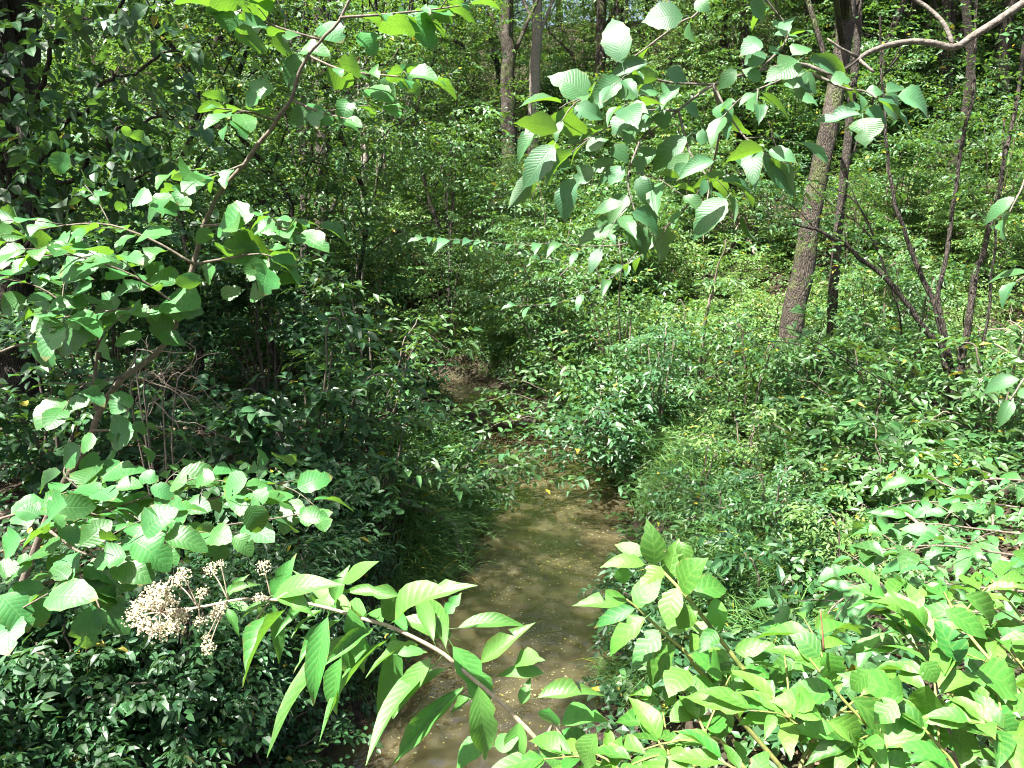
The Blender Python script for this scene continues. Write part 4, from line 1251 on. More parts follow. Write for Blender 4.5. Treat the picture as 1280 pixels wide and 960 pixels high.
def alder():
    a = Plant('alder_sapling', below(-60, 900, 2.5), 'alder sapling with broad ribbed leaves, its brown stem arching up through the left side', 'sapling', 'alder', 'alder', 41, .074, .74, 'twig')
    F = [(-30, 870), (5, 790), (38, 700), (69, 624), (101, 569), (116, 538), (124, 515), (138, 491), (158, 469), (181, 453), (208, 427), (228, 380), (242, 330), (254, 282), (269, 252), (285, 228),
         (306, 205), (326, 176), (346, 151), (363, 124), (373, 94), (386, 70), (402, 50), (425, 22), (445, -20)]
    dd = np.linspace(2.45, 2.0, len(F))
    a.stem([a.base - (0, 0, .05), *[P(x, y, d) for (x, y), d in zip(F, dd)]], .012, .0034, 'stem', sides=9, n=70, wob=.002)
    a.stem([P(121, 513, 2.3), P(118, 485, 2.3), P(121, 445, 2.28), P(126, 420, 2.25)], .008, .004, 'branch', n=10)
    a.hand('ML', 2.15, [((615, 165), (730, 165), 85), ((610, 200), (600, 312), 95), ((625, 205), (755, 195), 90), ((545, 120), (408, 132), 50), ((375, 30), (212, 55), 125), ((510, 10), (395, 60), 60),
        ((600, 20), (560, 120), 70), ((285, 280), (200, 355), 95), ((430, 250), (250, 350), 90), ((440, 240), (370, 210), 60), ((530, 300), (420, 320), 55), ((490, 520), (410, 580), 80), ((500, 640), (400, 690), 105),
        ((360, 680), (290, 720), 55), ((300, 715), (222, 775), 75), ((300, 760), (375, 790), 85), ((375, 800), (460, 820), 62), ((350, 820), (330, 880), 60), ((420, 760), (365, 765), 55), ((490, 630), (555, 650), 45),
        ((250, 545), (330, 540), 40), ((180, 335), (150, 412), 85), ((97, 155), (0, 205), 85), ((190, 190), (110, 225), 70), ((115, 50), (20, 70), 45), ((590, 300), (690, 320), 60), ((700, 60), (710, 125), 90),
        ((800, 40), (760, 100), 60), ((920, 30), (1000, 95), 80), ((1010, 110), (1130, 85), 40), ((830, 160), (890, 110), 60), ((930, 150), (990, 130), 55), ((660, 100), (560, 70), 80), ((450, 170), (350, 220), 70),
        ((340, 120), (240, 150), 60), ((300, 200), (270, 260), 65)])
    a.hand('TL', 2.08, [((830, -5), (855, 108), 100), ((900, 30), (795, 40), 95), ((870, 130), (1005, 165), 75, -1), ((990, 20), (910, 90), 90, -1), ((1010, 160), (1090, 185), 55, -1), ((1120, 205), (1065, 310), 75),
        ((1015, 320), (905, 380), 75), ((1155, 390), (1085, 470), 70), ((1160, 440), (1240, 430), 80), ((830, 395), (735, 410), 36, -1), ((840, 370), (760, 340), 35, -1), ((1200, 90), (1275, 150), 70), ((1120, 190), (1220, 185), 45),
        ((940, 250), (1000, 290), 40, -1), ((250, 570), (195, 650), 70), ((480, 500), (565, 530), 45, -1), ((480, 510), (460, 465), 32, -1), ((640, 870), (498, 890), 85), ((950, 790), (780, 850), 95), ((1015, 830), (1125, 880), 85),
        ((1040, 870), (940, 850), 80), ((1000, 940), (845, 900), 95, -1), ((870, 930), (980, 965), 90, -1), ((0, 800), (120, 840), 60, -1), ((20, 870), (140, 880), 55, -1), ((700, 780), (630, 730), 60), ((700, 650), (640, 660), 40, -1),
        ((790, 860), (730, 900), 55, -1), ((560, 760), (660, 780), 55), ((500, 740), (560, 740), 45), ((430, 780), (470, 760), 40, -1)])
    a.hand('TC', 2.0, [((230, 50), (350, 165), 90), ((265, 120), (140, 80), 75, -1), ((60, 120), (120, 200), 70), ((390, 30), (500, 55), 65, -1), ((115, 330), (205, 360), 60, -1), ((220, 260), (360, 285), 55, -1), ((215, 300), (285, 350), 55, -1),
        ((90, 330), (180, 370), 60), ((60, 260), (-10, 230), 60, -1), ((20, 370), (-10, 450), 60)])
    A = dict(cam=.2, up=.4)
    for pts, d, n, sd in (
        ([(225, 385), (180, 352), (130, 330), (80, 318), (30, 325)], (2.15, 1.95), 9, 4), ([(228, 380), (170, 385), (110, 392), (60, 400)], (2.2, 2.0), 8, 3),
        ([(242, 330), (290, 322), (330, 318), (365, 335)], (2.15, 2.1), 6, 2), ([(242, 330), (190, 300), (130, 280), (60, 285), (0, 300)], (2.2, 2.1), 9, 4),
        ([(254, 282), (300, 280), (345, 285), (375, 292)], (2.1, 2.0), 6, 2), ([(126, 420), (100, 400), (60, 365), (10, 345)], (2.25, 2.2), 7, 3),
        ([(386, 70), (430, 88), (490, 95), (545, 100)], (2.05, 1.95), 7, 2), ([(402, 50), (350, 35), (300, 15), (270, 0)], (2.05, 2.0), 6, 2), ([(425, 22), (480, 18), (540, 12), (590, 5)], (2.0, 2.0), 6, 2),
        ([(346, 151), (310, 140), (268, 135)], (2.1, 2.0), 4, 1), ([(363, 124), (400, 140), (440, 150)], (2.1, 2.0), 4, 1), ([(306, 205), (280, 215), (245, 225), (215, 245)], (2.15, 2.1), 5, 2),
        ([(158, 469), (110, 480), (60, 478)], (2.3, 2.2), 3, 1), ([(116, 538), (150, 540), (185, 560)], (2.3, 2.25), 4, 1), ([(101, 569), (80, 590), (110, 620), (140, 640)], (2.35, 2.25), 6, 2),
        ([(0, 440), (30, 430), (65, 435), (90, 460)], (2.2, 2.25), 3, 0)):
        a.shoot(pts, d, int(n * 1.2), side=sd, **A)
    # the low spray in the bottom left
    b = Plant('alder_branch', below(-120, 800, 1.75), 'low alder branch with sunlit ribbed leaves beside the dry flower heads', 'branch', 'alder', 'alder', 43, .078, .76, 'twig')
    b.stem([b.base - (0, 0, .05), b.base + (.05, .1, 1.0), P(-80, 790, 1.8), P(-20, 770, 1.75)], .016, .006, 'stem', n=20)
    b.hand('BL', 1.72, [((470, 165), (342, 185), 95), ((500, 110), (638, 195), 118), ((612, 92), (775, 135), 82), ((300, 125), (408, 28), 95), ((535, 82), (648, -15), 92), ((250, -25), (148, 55), 85), ((312, 250), (503, 272), 82),
        ((302, 232), (165, 255), 72), ((60, 262), (172, 418), 150), ((0, 310), (112, 432), 122), ((370, 312), (475, 442), 112), ((345, 345), (312, 532), 98), ((795, 95), (830, 190), 90), ((925, -20), (975, 75), 95), ((200, 150), (78, 150), 90),
        ((120, 200), (0, 225), 75), ((80, 100), (0, 160), 70), ((372, 102), (452, 95), 50, -1), ((700, 0), (600, 75), 80), ((1115, 20), (1215, 10), 70), ((230, 60), (290, 110), 60), ((0, 230), (60, 190), 60), ((140, 20), (60, -10), 80), ((870, 90), (940, 160), 70), ((250, 250), (190, 200), 60)])
    b.hand('ML', 1.95, [((255, 930), (140, 935), 65), ((465, 945), (567, 900), 60), ((560, 860), (650, 900), 60), ((520, 820), (590, 830), 55), ((800, 830), (720, 840), 62), ((920, 830), (825, 880), 75), ((640, 850), (690, 840), 55), ((430, 860), (530, 850), 50),
        ((1000, 880), (930, 930), 60), ((690, 930), (780, 940), 60), ((360, 880), (420, 900), 55)])
    for pts, d, n, sd in (([(-20, 770), (30, 735), (100, 718), (128, 688), (181, 672), (230, 668), (290, 655), (345, 648), (385, 640)], (1.7, 2.0), 10, 3), ([(-20, 700), (60, 662), (130, 640), (180, 622), (230, 602), (268, 592)], (1.85, 2.1), 9, 4),
                          ([(-20, 655), (30, 640), (80, 632), (125, 645)], (1.9, 1.9), 6, 3), ([(100, 720), (118, 745), (126, 765)], (1.72, 1.7), 2, 0), ([(180, 645), (240, 630), (310, 612), (370, 600)], (2.1, 2.3), 8, 4),
                          ([(-20, 790), (20, 765), (60, 742)], (1.7, 1.65), 4, 1), ([(60, 662), (100, 690), (150, 700)], (1.8, 1.75), 4, 1)):
        b.shoot(pts, d, n, side=sd, **A)
    print('alder', a.n, b.n)


def elm():
    t = np.array((2.15, 1.55, 0.0)); t[2] = float(height(t[0], t[1]))
    e = Plant('elm_tree', t, 'elm reaching in from the top right, bare grey branch ending in toothed leaves', 'tree', 'elm', 'elm', 47, .072, .50, 'twig_pale')
    link('trunk', Tubes().add(curve([t - (0, 0, .1), t + (.02, 0, 2), t + (-.03, .05, 4.2), t + (.05, 0, 6.5)], 20), .13, .08, sides=12, flare=.4, lump=.03, rng=e.rng).mesh('trunk', M['bark'], t), e.root)
    e.stem([t + (-.03, .05, 4.2), P(1420, -60, 1.62), P(1300, -8, 1.62), P(1250, 24, 1.62), P(1216, 45, 1.62), P(1193, 59, 1.62), P(1166, 54, 1.62), P(1139, 52, 1.62), P(1109, 57, 1.62), P(1085, 66, 1.62), P(1070, 76, 1.62), P(1040, 92, 1.62), P(1000, 80, 1.63), P(950, 88, 1.63), P(892, 106, 1.63), P(848, 138, 1.63), P(800, 175, 1.62)],
           .0095, .0020, 'branch', n=70, sides=9)
    e.stem([P(1191, 57, 1.62), P(1180, 30, 1.63), P(1160, 10, 1.65), P(1140, -4, 1.66), P(1100, -40, 1.68)], .005, .004, 'branch', n=14)
    e.stem([P(1073, 74, 1.62), P(1092, 90, 1.6)], .004, .003, 'twig', n=5)
    e.stem([P(1073, 72, 1.62), P(1050, 60, 1.6), P(1034, 48, 1.6)], .004, .002, 'twig', n=5)
    e.hand('TC', 1.58, [((1035, 235), (990, 40), 105), ((915, 362), (765, 265), 112), ((795, 485), (640, 440), 82, -1), ((808, 486), (915, 465), 95, -1), ((780, 540), (660, 690), 95), ((850, 660), (805, 822), 80), ((922, 620), (850, 690), 70),
        ((1130, 235), (970, 282), 55), ((1170, 290), (1040, 280), 60, -1), ((1010, 340), (920, 400), 70), ((860, 400), (980, 430), 65), ((830, 535), (960, 495), 45), ((900, 560), (980, 510), 50), ((1260, 60), (1115, 60), 95), ((1275, 510), (1130, 625), 85), ((1095, 655), (1145, 765), 70),
        ((1040, 755), (915, 785), 45), ((1035, 830), (865, 905), 65), ((1070, 790), (1180, 875), 70), ((1060, 840), (1115, 935), 75), ((930, 640), (1005, 580), 55), ((770, 625), (870, 605), 36), ((1280, 610), (1195, 675), 55), ((1185, 410), (1190, 480), 65), ((1100, 350), (1180, 330), 40),
        ((1010, 360), (1100, 340), 55), ((960, 300), (1040, 330), 60), ((1050, 430), (1000, 500), 65), ((1080, 480), (1150, 430), 60), ((1000, 540), (1060, 600), 65), ((1160, 560), (1080, 610), 60), ((1040, 620), (980, 690), 60), ((1200, 260), (1280, 300), 60), ((1150, 380), (1080, 420), 50), ((900, 400), (850, 440), 50)])
    e.hand('TR', 1.56, [((810, 358), (960, 400), 70), ((750, 370), (835, 425), 75), ((690, 410), (782, 455), 58), ((680, 440), (690, 545), 100), ((670, 425), (485, 455), 46), ((612, 395), (692, 397), 26), ((690, 345), (760, 335), 42), ((770, 345), (865, 308), 40), ((440, 225), (315, 300), 75), ((420, 205), (488, 160), 55),
        ((240, 240), (330, 190), 60), ((335, 195), (385, 190), 38), ((480, 215), (650, 280), 60), ((352, 130), (455, 120), 24), ((300, 150), (230, 185), 50), ((260, 5), (328, 70), 55), ((210, 260), (140, 330), 60), ((130, 400), (200, 440), 65), ((455, 375), (520, 390), 45), ((310, 570), (445, 735), 80), ((310, 560), (140, 585), 50, -1),
        ((155, 675), (310, 735), 45), ((170, 740), (45, 865), 90), ((125, 600), (-10, 650), 55), ((170, 650), (30, 685), 36, -1), ((195, 580), (300, 620), 60), ((60, 0), (110, 40), 55), ((330, 560), (440, 590), 50), ((60, 500), (110, 520), 55), ((20, 400), (80, 420), 45), ((430, 290), (520, 330), 60), ((560, 300), (640, 300), 50), ((300, 300), (240, 250), 45), ((0, 270), (-20, 330), 50)])
    e.shoot([(1015, 92), (1035, 101), (1058, 111), (1080, 114), (1098, 124)], (1.6, 1.56), 3)
    A = dict(cam=.25, up=.45, droop=-.3)
    for pts, d, n, sd in (([(892, 106), (836, 103), (800, 95), (760, 110), (720, 128), (698, 158)], (1.63, 1.58), 7, 2), ([(905, -30), (870, 18), (852, 27), (805, 62), (775, 85), (758, 112)], (1.6, 1.58), 3, 0), ([(892, 106), (915, 150), (945, 185), (985, 205)], (1.63, 1.55), 6, 1),
                          ([(950, 88), (985, 45), (962, 5), (940, -20)], (1.63, 1.58), 6, 1), ([(848, 138), (862, 190), (885, 225), (882, 262)], (1.63, 1.56), 6, 2), ([(800, 175), (785, 225), (800, 285)], (1.62, 1.58), 6, 2), ([(848, 138), (800, 140), (750, 165), (715, 190)], (1.62, 1.56), 7, 2), ([(1000, 80), (975, 100), (930, 120), (900, 150)], (1.6, 1.55), 5, 1)):
        e.shoot(pts, d, n, r=(.003, .0012), side=sd, **A)
    # leaves at the right edge
    for pts, d in (([(1400, 150), (1300, 200), (1275, 240), (1262, 265)], (1.55, 1.5)), ([(1400, 300), (1310, 330), (1270, 352)], (1.55, 1.5)), ([(1400, 460), (1300, 460), (1262, 500)], (1.5, 1.45))):
        e.shoot(pts, d, 4, r=(.003, .0015), start=.5, **A)
    e.stem([P(892, 106, 1.63), P(900, 160, 1.9), P(880, 230, 2.3), P(830, 285, 2.8), P(780, 305, 3.05), P(735, 308, 3.1)], .0035, .002, 'twig', n=30, bark='twig')
    for pts, d, n, sd, LL in (([(735, 308), (690, 304), (640, 306), (600, 302), (560, 299), (528, 297)], (3.1, 3.0), 14, 0, .068), ([(735, 308), (700, 325), (660, 318)], (3.1, 3.1), 6, 0, .062), ([(800, 312), (760, 350), (700, 378), (640, 382)], (3.1, 3.1), 10, 0, .062),
                              ([(835, 282), (800, 320), (770, 335)], (2.8, 2.9), 8, 0, .055)):
        e.shoot(pts, d, n, r=(.002, .001), side=sd, up=.5, cam=.9, L=LL)
    print('elm', e.n)


def floret_head(rng, r, n):
    V, T, k = [], [], 0
    oct_v = np.array([(1, 0, 0), (-1, 0, 0), (0, 1, 0), (0, -1, 0), (0, 0, 1.1), (0, 0, -1)], float)
    oct_t = np.array([(0, 2, 4), (2, 1, 4), (1, 3, 4), (3, 0, 4), (2, 0, 5), (1, 2, 5), (3, 1, 5), (0, 3, 5)])
    for _ in range(n):
        u = norm(rng.standard_normal(3) + (0, 0, .5)); c = u * r * rng.uniform(.35, 1.15)
        s = r * rng.uniform(.07, .14)
        V.append(c + oct_v * s * rng.uniform(.7, 1.3, 3) + rng.normal(0, s * .2, (6, 3))); T.append(oct_t + k); k += 6
    return np_mesh('flower_head', np.concatenate(V), np.concatenate(T), M['floret'])


def ironweed():
    dep = 1.12
    p = Plant('ironweed', below(800, 960, 1.2, dy=-.1), 'tall weed bending left across the water with long chewed leaves and dry cream flower heads', 'weed', 'lance', 'lance', 53, .14, .22, 'stem_tan')
    st = [(310, 970), (250, 957), (735, 870), (650, 775), (580, 705), (430, 580), (350, 515), (180, 430), (80, 400)]
    F = [(712, 985)] + [tp('BC', q) for q in st[2:]] + [tp('BL', q) for q in ((1230, 360), (1110, 335), (1000, 325), (900, 325), (840, 335), (740, 355), (600, 375))]
    c = p.stem([p.base - (0, 0, .05), p.base + (.0, .05, 1.6)] + [P(x, y, dep) for x, y in F], .0040, .0017, 'stem', n=60, sides=8)
    p.auto(c[20:44], 20, L=.125, droop=-.45, up=.5, cam=.35, spread=1.0)
    p.hand('BC', dep, [((190, 405), (428, 228), 78), ((400, 465), (205, 372), 92), ((425, 432), (685, 395), 62), ((510, 560), (690, 405), 72), ((405, 500), (565, 755), 122), ((500, 650), (530, 935), 112), ((185, 445), (135, 888), 95), ((325, 545), (160, 770), 85), ((445, 652), (160, 955), 80),
        ((20, 358), (78, 612), 95), ((185, 405), (145, 290), 76), ((205, 312), (-10, 285), 66), ((0, 262), (115, 172), 55), ((20, 510), (0, 620), 60), ((200, 530), (312, 518), 50), ((380, 380), (435, 300), 60), ((655, 780), (640, 962), 92), ((535, 850), (400, 955), 92), ((790, 838), (790, 965), 130),
        ((940, 825), (890, 965), 85), ((745, 600), (560, 598), 60), ((720, 692), (965, 650), 75), ((660, 715), (690, 615), 50), ((810, 790), (990, 740), 95), ((765, 730), (760, 800), 70), ((640, 560), (740, 545), 55), ((560, 870), (650, 830), 70), ((480, 690), (380, 745), 40)])
    p.hand('BL', dep, [((1015, 320), (1095, 160), 72), ((1025, 310), (1240, 235), 62), ((1030, 320), (1172, 372), 68), ((1015, 345), (1048, 572), 58), ((845, 315), (918, 230), 38), ((850, 300), (960, 258), 36), ((855, 330), (945, 370), 36), ((845, 360), (893, 460), 38), ((1220, 390), (1135, 740), 95), ((1270, 545), (1215, 780), 75),
        ((1245, 330), (1285, 200), 60), ((1240, 360), (1170, 320), 50), ((960, 350), (985, 400), 30)])
    heads = [(520, 365, 42), (560, 310, 34), (600, 300, 40), (545, 430, 40), (590, 450, 40), (500, 400, 38), (650, 400, 40), (645, 430, 36), (680, 240, 32), (655, 262, 28), (630, 345, 38), (685, 385, 28), (755, 300, 24), (745, 415, 28), (800, 390, 26), (820, 360, 28), (775, 510, 30), (770, 470, 18),
             (785, 215, 26), (822, 196, 18), (980, 205, 26), (962, 320, 20), (920, 460, 24), (570, 350, 36)]
    j = P(*tp('BL', (600, 375)), dep); j2 = P(*tp('BL', (740, 358)), dep); j3 = P(*tp('BL', (850, 330)), dep); j4 = P(*tp('BL', (1010, 325)), dep)
    for x, y, r in heads:
        q = P(*tp('BL', (x, y)), dep + p.rng.normal(0, .015))
        rr = r * TS / FPX * dep
        h = link('flower_head', floret_head(p.rng, rr, int(52 + r * 1.6)), p.root)
        h.location = q - p.base
        src = j if x < 660 and y > 280 else j2 if x < 765 else j3 if x < 900 else j4
        p.stem([src, (src + q) / 2 + (0, 0, .004), q], .0012, .0009, 'flower_stalk', sides=4, n=6)
    print('ironweed', p.n)


def bushes():
    a = Plant('bush_shoot', below(980, 1050, 1.15, dy=.1), 'arching yellow stemmed shoot with bright oval leaves standing against the brown water', 'shoot', 'bush', 'bush', 59, .062, .52, 'stem_green')
    s1 = [(380, 960), (240, 790), (130, 650), (100, 620)]
    a.stem([a.base - (0, 0, .05), a.base + (.02, 0, 1.3)] + [P(*tp('BR', q), 1.12) for q in ((480, 980), (440, 850), (330, 680), (240, 590), (170, 500), (100, 410), (20, 310))] + [P(*tp('BC', q), 1.14) for q in ((1180, 215), (1125, 160))], .006, .0018, 'stem', n=50)
    a.stem([P(*tp('BR', q), 1.12) for q in ((400, 1000), (380, 955), (240, 790), (130, 650), (60, 580), (20, 520))] + [P(*tp('BC', q), 1.13) for q in ((1200, 460), (1095, 360), (1050, 325))], .0045, .0015, 'stem', n=36)
    a.hand('BC', 1.13, [((1155, 195), (1125, 38), 85), ((1208, 250), (1250, 98), 88), ((1115, 160), (1008, 112), 55), ((1118, 195), (960, 192), 52), ((1085, 355), (1172, 232), 92), ((1055, 330), (862, 325), 55), ((1082, 360), (922, 412), 60), ((1240, 282), (1205, 432), 88), ((1120, 395), (960, 512), 80),
        ((1172, 440), (1065, 570), 85), ((1235, 495), (1095, 638), 92), ((1040, 200), (1045, 275), 55), ((1200, 440), (1290, 380), 80), ((1180, 205), (1100, 270), 60)])
    a.hand('BR', 1.12, [((5, 292), (65, 172), 72), ((45, 300), (192, 262), 88), ((130, 320), (160, 452), 76), ((108, 410), (25, 515), 76), ((205, 518), (337, 478), 66), ((0, 110), (20, 215), 60), ((130, 440), (70, 520), 60), ((60, 350), (-20, 440), 80), ((240, 575), (330, 520), 55),
        ((430, 560), (312, 622), 78), ((215, 558), (148, 702), 92), ((330, 680), (300, 842), 82), ((185, 720), (118, 862), 88), ((60, 575), (120, 610), 70), ((30, 590), (-40, 680), 80), ((360, 650), (380, 530), 60), ((120, 640), (20, 660), 60), ((150, 590), (60, 520), 60)])
    b = Plant('honeysuckle_bush', below(1180, 1300, 1.0, dy=.25), 'bright dense bush with pointed oval leaves filling the bottom right corner', 'bush', 'bush', 'bush', 61, .058, .43, 'stem_green')
    b.hand('BR', .98, [((830, 682), (640, 590), 78), ((925, 645), (930, 822), 85), ((1000, 620), (1165, 798), 92), ((550, 780), (710, 872), 85), ((640, 690), (880, 932), 112), ((830, 750), (970, 925), 82), ((800, 700), (720, 780), 90), ((600, 955), (480, 860), 85), ((1040, 560), (970, 388), 92), ((985, 365), (1165, 467), 75),
        ((1060, 310), (1212, 422), 70), ((1100, 600), (1280, 690), 110), ((560, 690), (400, 640), 90), ((500, 700), (350, 690), 70), ((520, 540), (412, 452), 88), ((540, 522), (580, 648), 92), ((430, 760), (540, 720), 80), ((760, 900), (700, 800), 70), ((1050, 700), (1000, 790), 80), ((1180, 760), (1250, 860), 90), ((900, 560), (960, 640), 80), ((700, 590), (620, 660), 70)])
    b.stem([P(x, y, 1.02) for x, y in (tp('BR', (535, 520)), tp('BR', (530, 440)), tp('BR', (522, 362)))], .0016, .0009, 'dead_stem', n=6, bark='stem_red')
    A = dict(cam=.22, up=.28, droop=-.15)
    for pts, d, n, sd in (([(1180, 1060), (1120, 950), (1050, 870), (1005, 815)], (1.0, 1.05), 9, 4), ([(1300, 1020), (1230, 910), (1165, 835), (1120, 782)], (1.0, 1.1), 9, 4), ([(1320, 920), (1255, 845), (1205, 785), (1180, 740)], (1.05, 1.25), 9, 4),
                          ([(1090, 1040), (1030, 930), (995, 905), (965, 870)], (.98, 1.05), 8, 3), ([(990, 1040), (910, 935), (885, 920), (872, 895)], (1.0, 1.08), 8, 4), ([(1330, 830), (1280, 775), (1240, 725)], (1.15, 1.3), 7, 3),
                          ([(910, 1040), (860, 945), (840, 950), (822, 925)], (1.0, 1.05), 8, 3), ([(1230, 1040), (1195, 960), (1150, 905)], (.92, .95), 7, 3), ([(1340, 1000), (1275, 930), (1235, 885)], (.92, .98), 7, 3), ([(810, 1040), (775, 965), (742, 940)], (1.05, 1.1), 6, 2),
                          ([(1060, 1050), (1080, 980), (1110, 930)], (.9, .95), 6, 2), ([(960, 1050), (940, 980), (900, 950)], (.95, .98), 6, 2), ([(1000, 1050), (1000, 960), (1040, 900), (1090, 860)], (1.05, 1.15), 8, 3), ([(1340, 880), (1290, 850), (1250, 800), (1190, 800)], (1.2, 1.3), 7, 3)):
        c = b.shoot(pts, d, max(4, int(n * .55)), r=(.0035, .0015), side=(sd + 1) // 2, opposite=True, **A)
        b.stem([b.base + ((c[0][0] - b.base[0]) * .3, (c[0][1] - b.base[1]) * .3, -.05), b.base + (c[0] - b.base) * (.7, .7, .55), c[0]], .009, .0038, 'stem', n=12)
    s = Plant('shade_bush', below(1330, 740, 2.5), 'leafy shrub in broken shade at the right edge above the bright corner bush', 'shrub', 'bush', 'shade', 67, .085, .48, 'twig')
    A = dict(cam=.12, up=.38, droop=-.12)
    for pts, d, n, sd in (([(1340, 705), (1240, 690), (1180, 682), (1120, 685), (1070, 695)], (2.3, 2.5), 10, 5), ([(1340, 645), (1240, 630), (1180, 628), (1130, 625)], (2.6, 2.9), 9, 5), ([(1340, 610), (1270, 600), (1225, 602), (1195, 625)], (2.7, 2.9), 8, 4),
                          ([(1340, 745), (1230, 735), (1160, 728), (1100, 732), (1050, 725)], (2.1, 2.35), 10, 5), ([(1340, 675), (1230, 662), (1170, 655), (1110, 655)], (2.5, 2.7), 9, 5), ([(1340, 790), (1240, 768), (1170, 762), (1110, 768)], (1.9, 2.1), 9, 5), ([(1240, 630), (1180, 605), (1160, 590)], (2.8, 3.0), 5, 2),
                          ([(1340, 830), (1250, 800), (1190, 790)], (1.7, 1.8), 6, 4), ([(1120, 732), (1070, 740), (1040, 760), (1030, 780)], (2.3, 2.2), 6, 3)):
        c = s.shoot(pts, d, n, r=(.004, .0018), side=sd, **A)
        s.stem([s.base + (0, 0, -.05), s.base + (c[0] - s.base) * (.5, .5, .6), c[0]], .012, .004, 'stem', n=12)
    s.stem([P(1130, 640, 2.75), P(1185, 682, 2.6), P(1230, 698, 2.5), P(1265, 704, 2.45)], .006, .009, 'dead_stem', n=14, bark='dead')
    print('bushes', a.n, b.n, s.n)


alder(); elm(); ironweed(); bushes()


# ------------------------------------------------------------------ twigs, logs, vines, fallen leaves
def debris():
    rng = np.random.default_rng(71)

    def twiggy(name, loc, label, cat, starts, mat, r, n_side, ln):
        root = empty(name, loc, label, cat)
        for pts in starts:
            c = curve(pts, 16, wob=.012, rng=rng)
            link('stick', Tubes().add(c, r, r * .3, sides=5).mesh('stick', M[mat], loc), root)
            tb = Tubes()
            for _ in range(n_side):
                k = int(rng.integers(3, 15))
                tg = norm(c[k] - c[k - 1])
                e = norm(tg * .7 + rng.normal(0, .6, 3)) * ln * rng.uniform(.4, 1.1)
                cc = curve([c[k], c[k] + e * .5 + rng.normal(0, .03, 3), c[k] + e], 7, wob=.01, rng=rng)
                tb.add(cc, r * .45, r * .12, sides=3, cap=False)
                for _ in range(2):
                    e2 = norm(e + rng.normal(0, ln * .5, 3)) * ln * rng.uniform(.2, .5)
                    tb.add(np.array([cc[4], cc[4] + e2 * .5 + rng.normal(0, .015, 3), cc[4] + e2]), r * .2, r * .08, sides=3, cap=False)
            if n_side: link('twigs', tb.mesh('twigs', M[mat], loc), root, kind='stuff')
        return root

    # dead twig thicket in the left hollow
    b = below(200, 560, 5.2)
    st = [[b + (0, 0, .1), P(205, 500, 5.2), P(235, 470, 5.1), P(258, 490, 5.0)], [b, P(180, 490, 5.2), P(215, 485, 5.1), P(250, 505, 5.0)], [b, P(185, 520, 5.1), P(220, 525, 5.0), P(262, 535, 4.9)],
          [b, P(170, 470, 5.3), P(190, 440, 5.2), P(235, 440, 5.1)], [b, P(215, 515, 5.0), P(240, 455, 5.0), P(275, 440, 4.9)], [b, P(160, 500, 5.1), P(200, 480, 5.0), P(245, 520, 4.8)]]
    twiggy('dead_thicket', b, 'leafless pale twigs tangled in the dark hollow right of the alder stem', 'dead twigs', st, 'twig', .007, 7, .40)
    # log across the creek
    p0, p1 = P(556, 519, 12.5), P(646, 523, 12.2)
    p0[2] = .14; p1[2] = .16
    root = empty('fallen_log', (p0 + p1) / 2, 'fallen log lying across the creek in front of the far strip of water', 'log')
    c = curve([p0 - (.9, -.1, -.25), p0, (p0 + p1) / 2 + (0, 0, .03), p1, p1 + (.9, -.1, .2)], 24, wob=.02, rng=rng)
    link('log_body', Tubes().add(c, .15, .11, sides=12, lump=.05, rng=rng).mesh('log_body', M['bark'], (p0 + p1) / 2), root)
    for k in (6, 13):
        link('branch_stub', Tubes().add(curve([c[k], c[k] + (.05, -.12, .1), c[k] + (.12, -.2, .16)], 6), .03, .018, sides=6).mesh('branch_stub', M['dead'], (p0 + p1) / 2), root)
    # root stump at the water's edge
    a0, a1 = ground_at(505, 640), ground_at(556, 662)
    root = empty('bank_root', a0, 'bare brown root lying along the grassy left bank above the water', 'root')
    c = curve([a0 + (-.3, .1, 0), a0 + (0, 0, .09), a1 + (0, 0, .08), a1 + (.2, -.3, -.1)], 16, wob=.015, rng=rng)
    link('root_body', Tubes().add(c, .06, .03, sides=8, lump=.08, rng=rng).mesh('root_body', M['dead'], a0), root)
    # arching canes on the right
    for pts, lab in (([(1168, 540, 8.1), (1150, 512, 8.0), (1085, 464, 7.8), (1035, 437, 7.7), (978, 409, 7.6), (935, 415, 7.6), (900, 445, 7.6)], 'long arching cane crossing in front of the leaning trunk'),
                     ([(1120, 520, 8.3), (1060, 455, 8.2), (1000, 430, 8.1), (940, 432, 8.1), (890, 470, 8.0)], 'lower arching cane under the leaning trunk')):
        w = np.array([P(*q) for q in pts])
        f = w[0].copy(); f[2] = height(f[0], f[1]) - .03
        twiggy('arching_cane', f, lab, 'cane', [np.concatenate([[f], w])], 'bark_dark', .010, 6, .5)
    # brush pile on the slope, sticks leaning in the right undergrowth
    b = ground_at(930, 318)
    st = []
    for k in range(11):
        a = rng.uniform(0, 6.28); o = np.array((math.cos(a), math.sin(a) * .6, 0)) * rng.uniform(.6, 1.6)
        st.append([b - o + (0, 0, .05), b - o * .3 + (0, 0, rng.uniform(.3, .8)), b + o * .6 + (0, 0, rng.uniform(.2, .9)), b + o * 1.2 + (0, 0, rng.uniform(.1, .8))])
    twiggy('brush_pile', b, 'heap of bare brown branches on the slope left of the leaning trunk', 'brush pile', st, 'dead', .028, 5, .8)
    b = ground_at(1262, 470)
    st = [[b + rng.normal(0, .3, 3) * (1, 1, 0), b + rng.normal(0, .3, 3) + (0, 0, .4), b + rng.normal(0, .5, 3) + (.3, 0, .8)] for _ in range(5)]
    twiggy('brush_pile', b, 'small heap of brown sticks at the right edge behind the many-stemmed tree', 'brush pile', st, 'dead', .02, 5, .5)
    # dangling bare twigs around the leaning trunk
    b = P(1010, 215, 9.5)
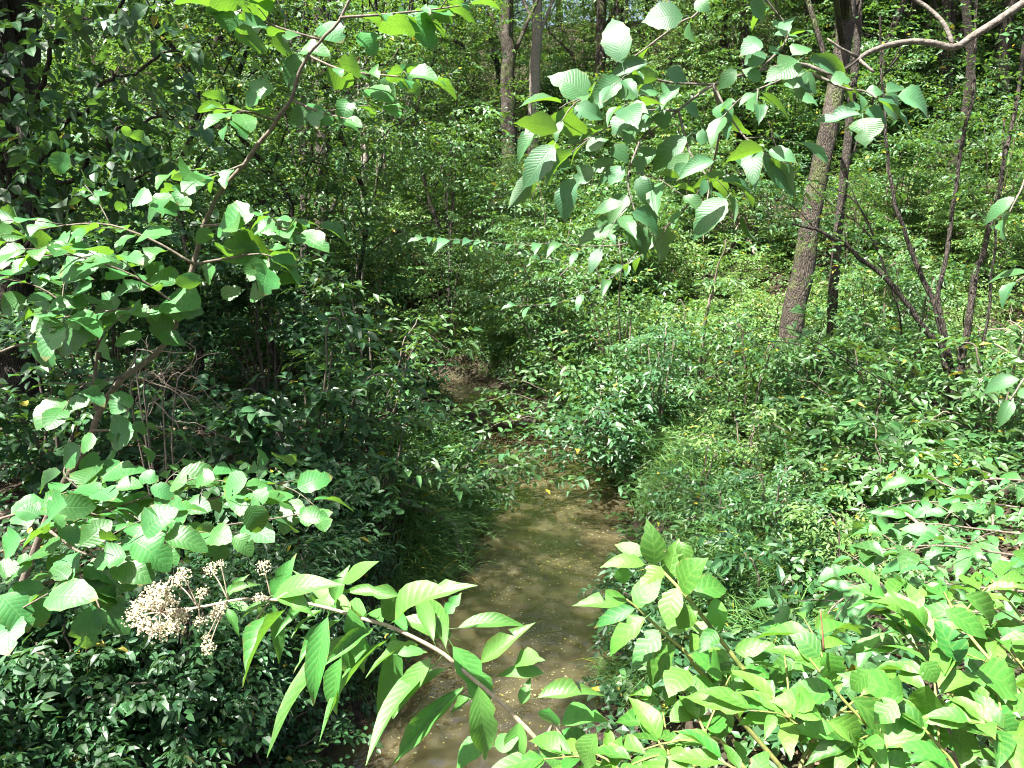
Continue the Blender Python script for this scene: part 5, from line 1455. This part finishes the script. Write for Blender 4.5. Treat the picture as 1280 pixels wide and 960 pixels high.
    st = [[P(1100, 330, 9.3), P(1040, 300, 9.3), P(985, 255, 9.4), P(930, 245, 9.4)], [P(1090, 300, 9.3), P(1020, 240, 9.4), P(975, 190, 9.4), P(960, 150, 9.5)], [P(1075, 260, 9.3), P(1010, 225, 9.3), P(950, 210, 9.3), P(900, 220, 9.3)]]
    f = ground_at(1130, 470)
    sap = twiggy('leaning_sapling', f, 'thin dark leaning sapling with sparse leaves crossing in front of the thick trunk', 'sapling', [[f, P(1125, 400, 9.3), P(1110, 345, 9.3), P(1080, 270, 9.3), P(1050, 200, 9.35)]] + [[P(1118, 372, 9.3)] + q for q in st], 'bark_dark', .012, 8, .5)
    lv = Leaves()
    for q in st:
        c = curve(q, 20, wob=.03, rng=rng)
        O = c[rng.integers(3, 20, 16)] + rng.normal(0, .12, (16, 3))
        add_sprays(lv, rng, O, hdir(rng, 16, 0, .3), rng.uniform(.25, .5, 16), .085, .48, 'twig', roll=.4)
    foliage(sap, lv, f, 'mid', TM8, 60, rng)
    # leafy vine curtain at the upper left
    b = below(60, 300, 6.3)
    root = empty('hanging_vine', b, 'dark vine with heart shaped leaves draped over the limbs at the top left', 'vine')
    lv = Leaves()
    for pts in ([(25, 330, 7.5), (60, 200, 6.6), (100, 140, 6.2), (150, 90, 6.0), (230, 60, 6.0)], [(25, 300, 7.5), (40, 120, 6.4), (80, 40, 6.1), (150, 10, 6.0), (220, -30, 6.0)], [(25, 320, 7.5), (90, 215, 6.3), (150, 170, 6.1), (215, 140, 6.0)], [(25, 340, 7.5), (60, 280, 6.4), (130, 240, 6.2), (190, 220, 6.1)], [(20, 330, 7.5), (10, 240, 6.2), (-10, 150, 6.0), (0, 60, 6.0)]):
        c = curve([P(*q) for q in pts], 30, wob=.05, rng=rng)
        link('vine_stem', Tubes().add(c, .028, .008, sides=6).mesh('vine_stem', M['bark_dark'], b), root)
        n = 46
        O = c[rng.integers(6, 30, n)] + rng.normal(0, .22, (n, 3))
        add_sprays(lv, rng, O, hdir(rng, n, -.35, .3), rng.uniform(.25, .55, n), .105, .8, 'twig', roll=.45)
    foliage(root, lv, b, 'ivy', TM8, 240, rng)
    # a few yellow leaves fallen on banks and water
    for i, (x, y, lab) in enumerate(((563, 683, 'yellow fallen leaf on the grassy left bank, nearest the water'), (492, 692, 'yellow brown fallen leaf under the weeds of the left bank'), (345, 442, 'yellow leaf hanging in the shade by the left hollow'),
                                     (555, 708, 'yellow leaf at the foot of the grassy left bank'), (838, 546, 'orange leaf lying in the sun right of the dark bluish young tree'), (1240, 562, 'orange fallen leaf on the shaded ground at the right edge'), (1222, 548, 'pale yellow fallen leaf beside the many-stemmed tree'))):
        q = ground_at(x, y) + (0, 0, .10)
        o = tag(link('fallen_leaf', np_mesh('fallen_leaf', TM8[0] * (.085, .06, .085), TM8[1], M['gold'])), lab, 'leaf', 'scattered yellow leaves')
        o.location = q; o.rotation_euler = (rng.normal(-.3, .3), rng.normal(0, .3), rng.uniform(0, 6))


debris()
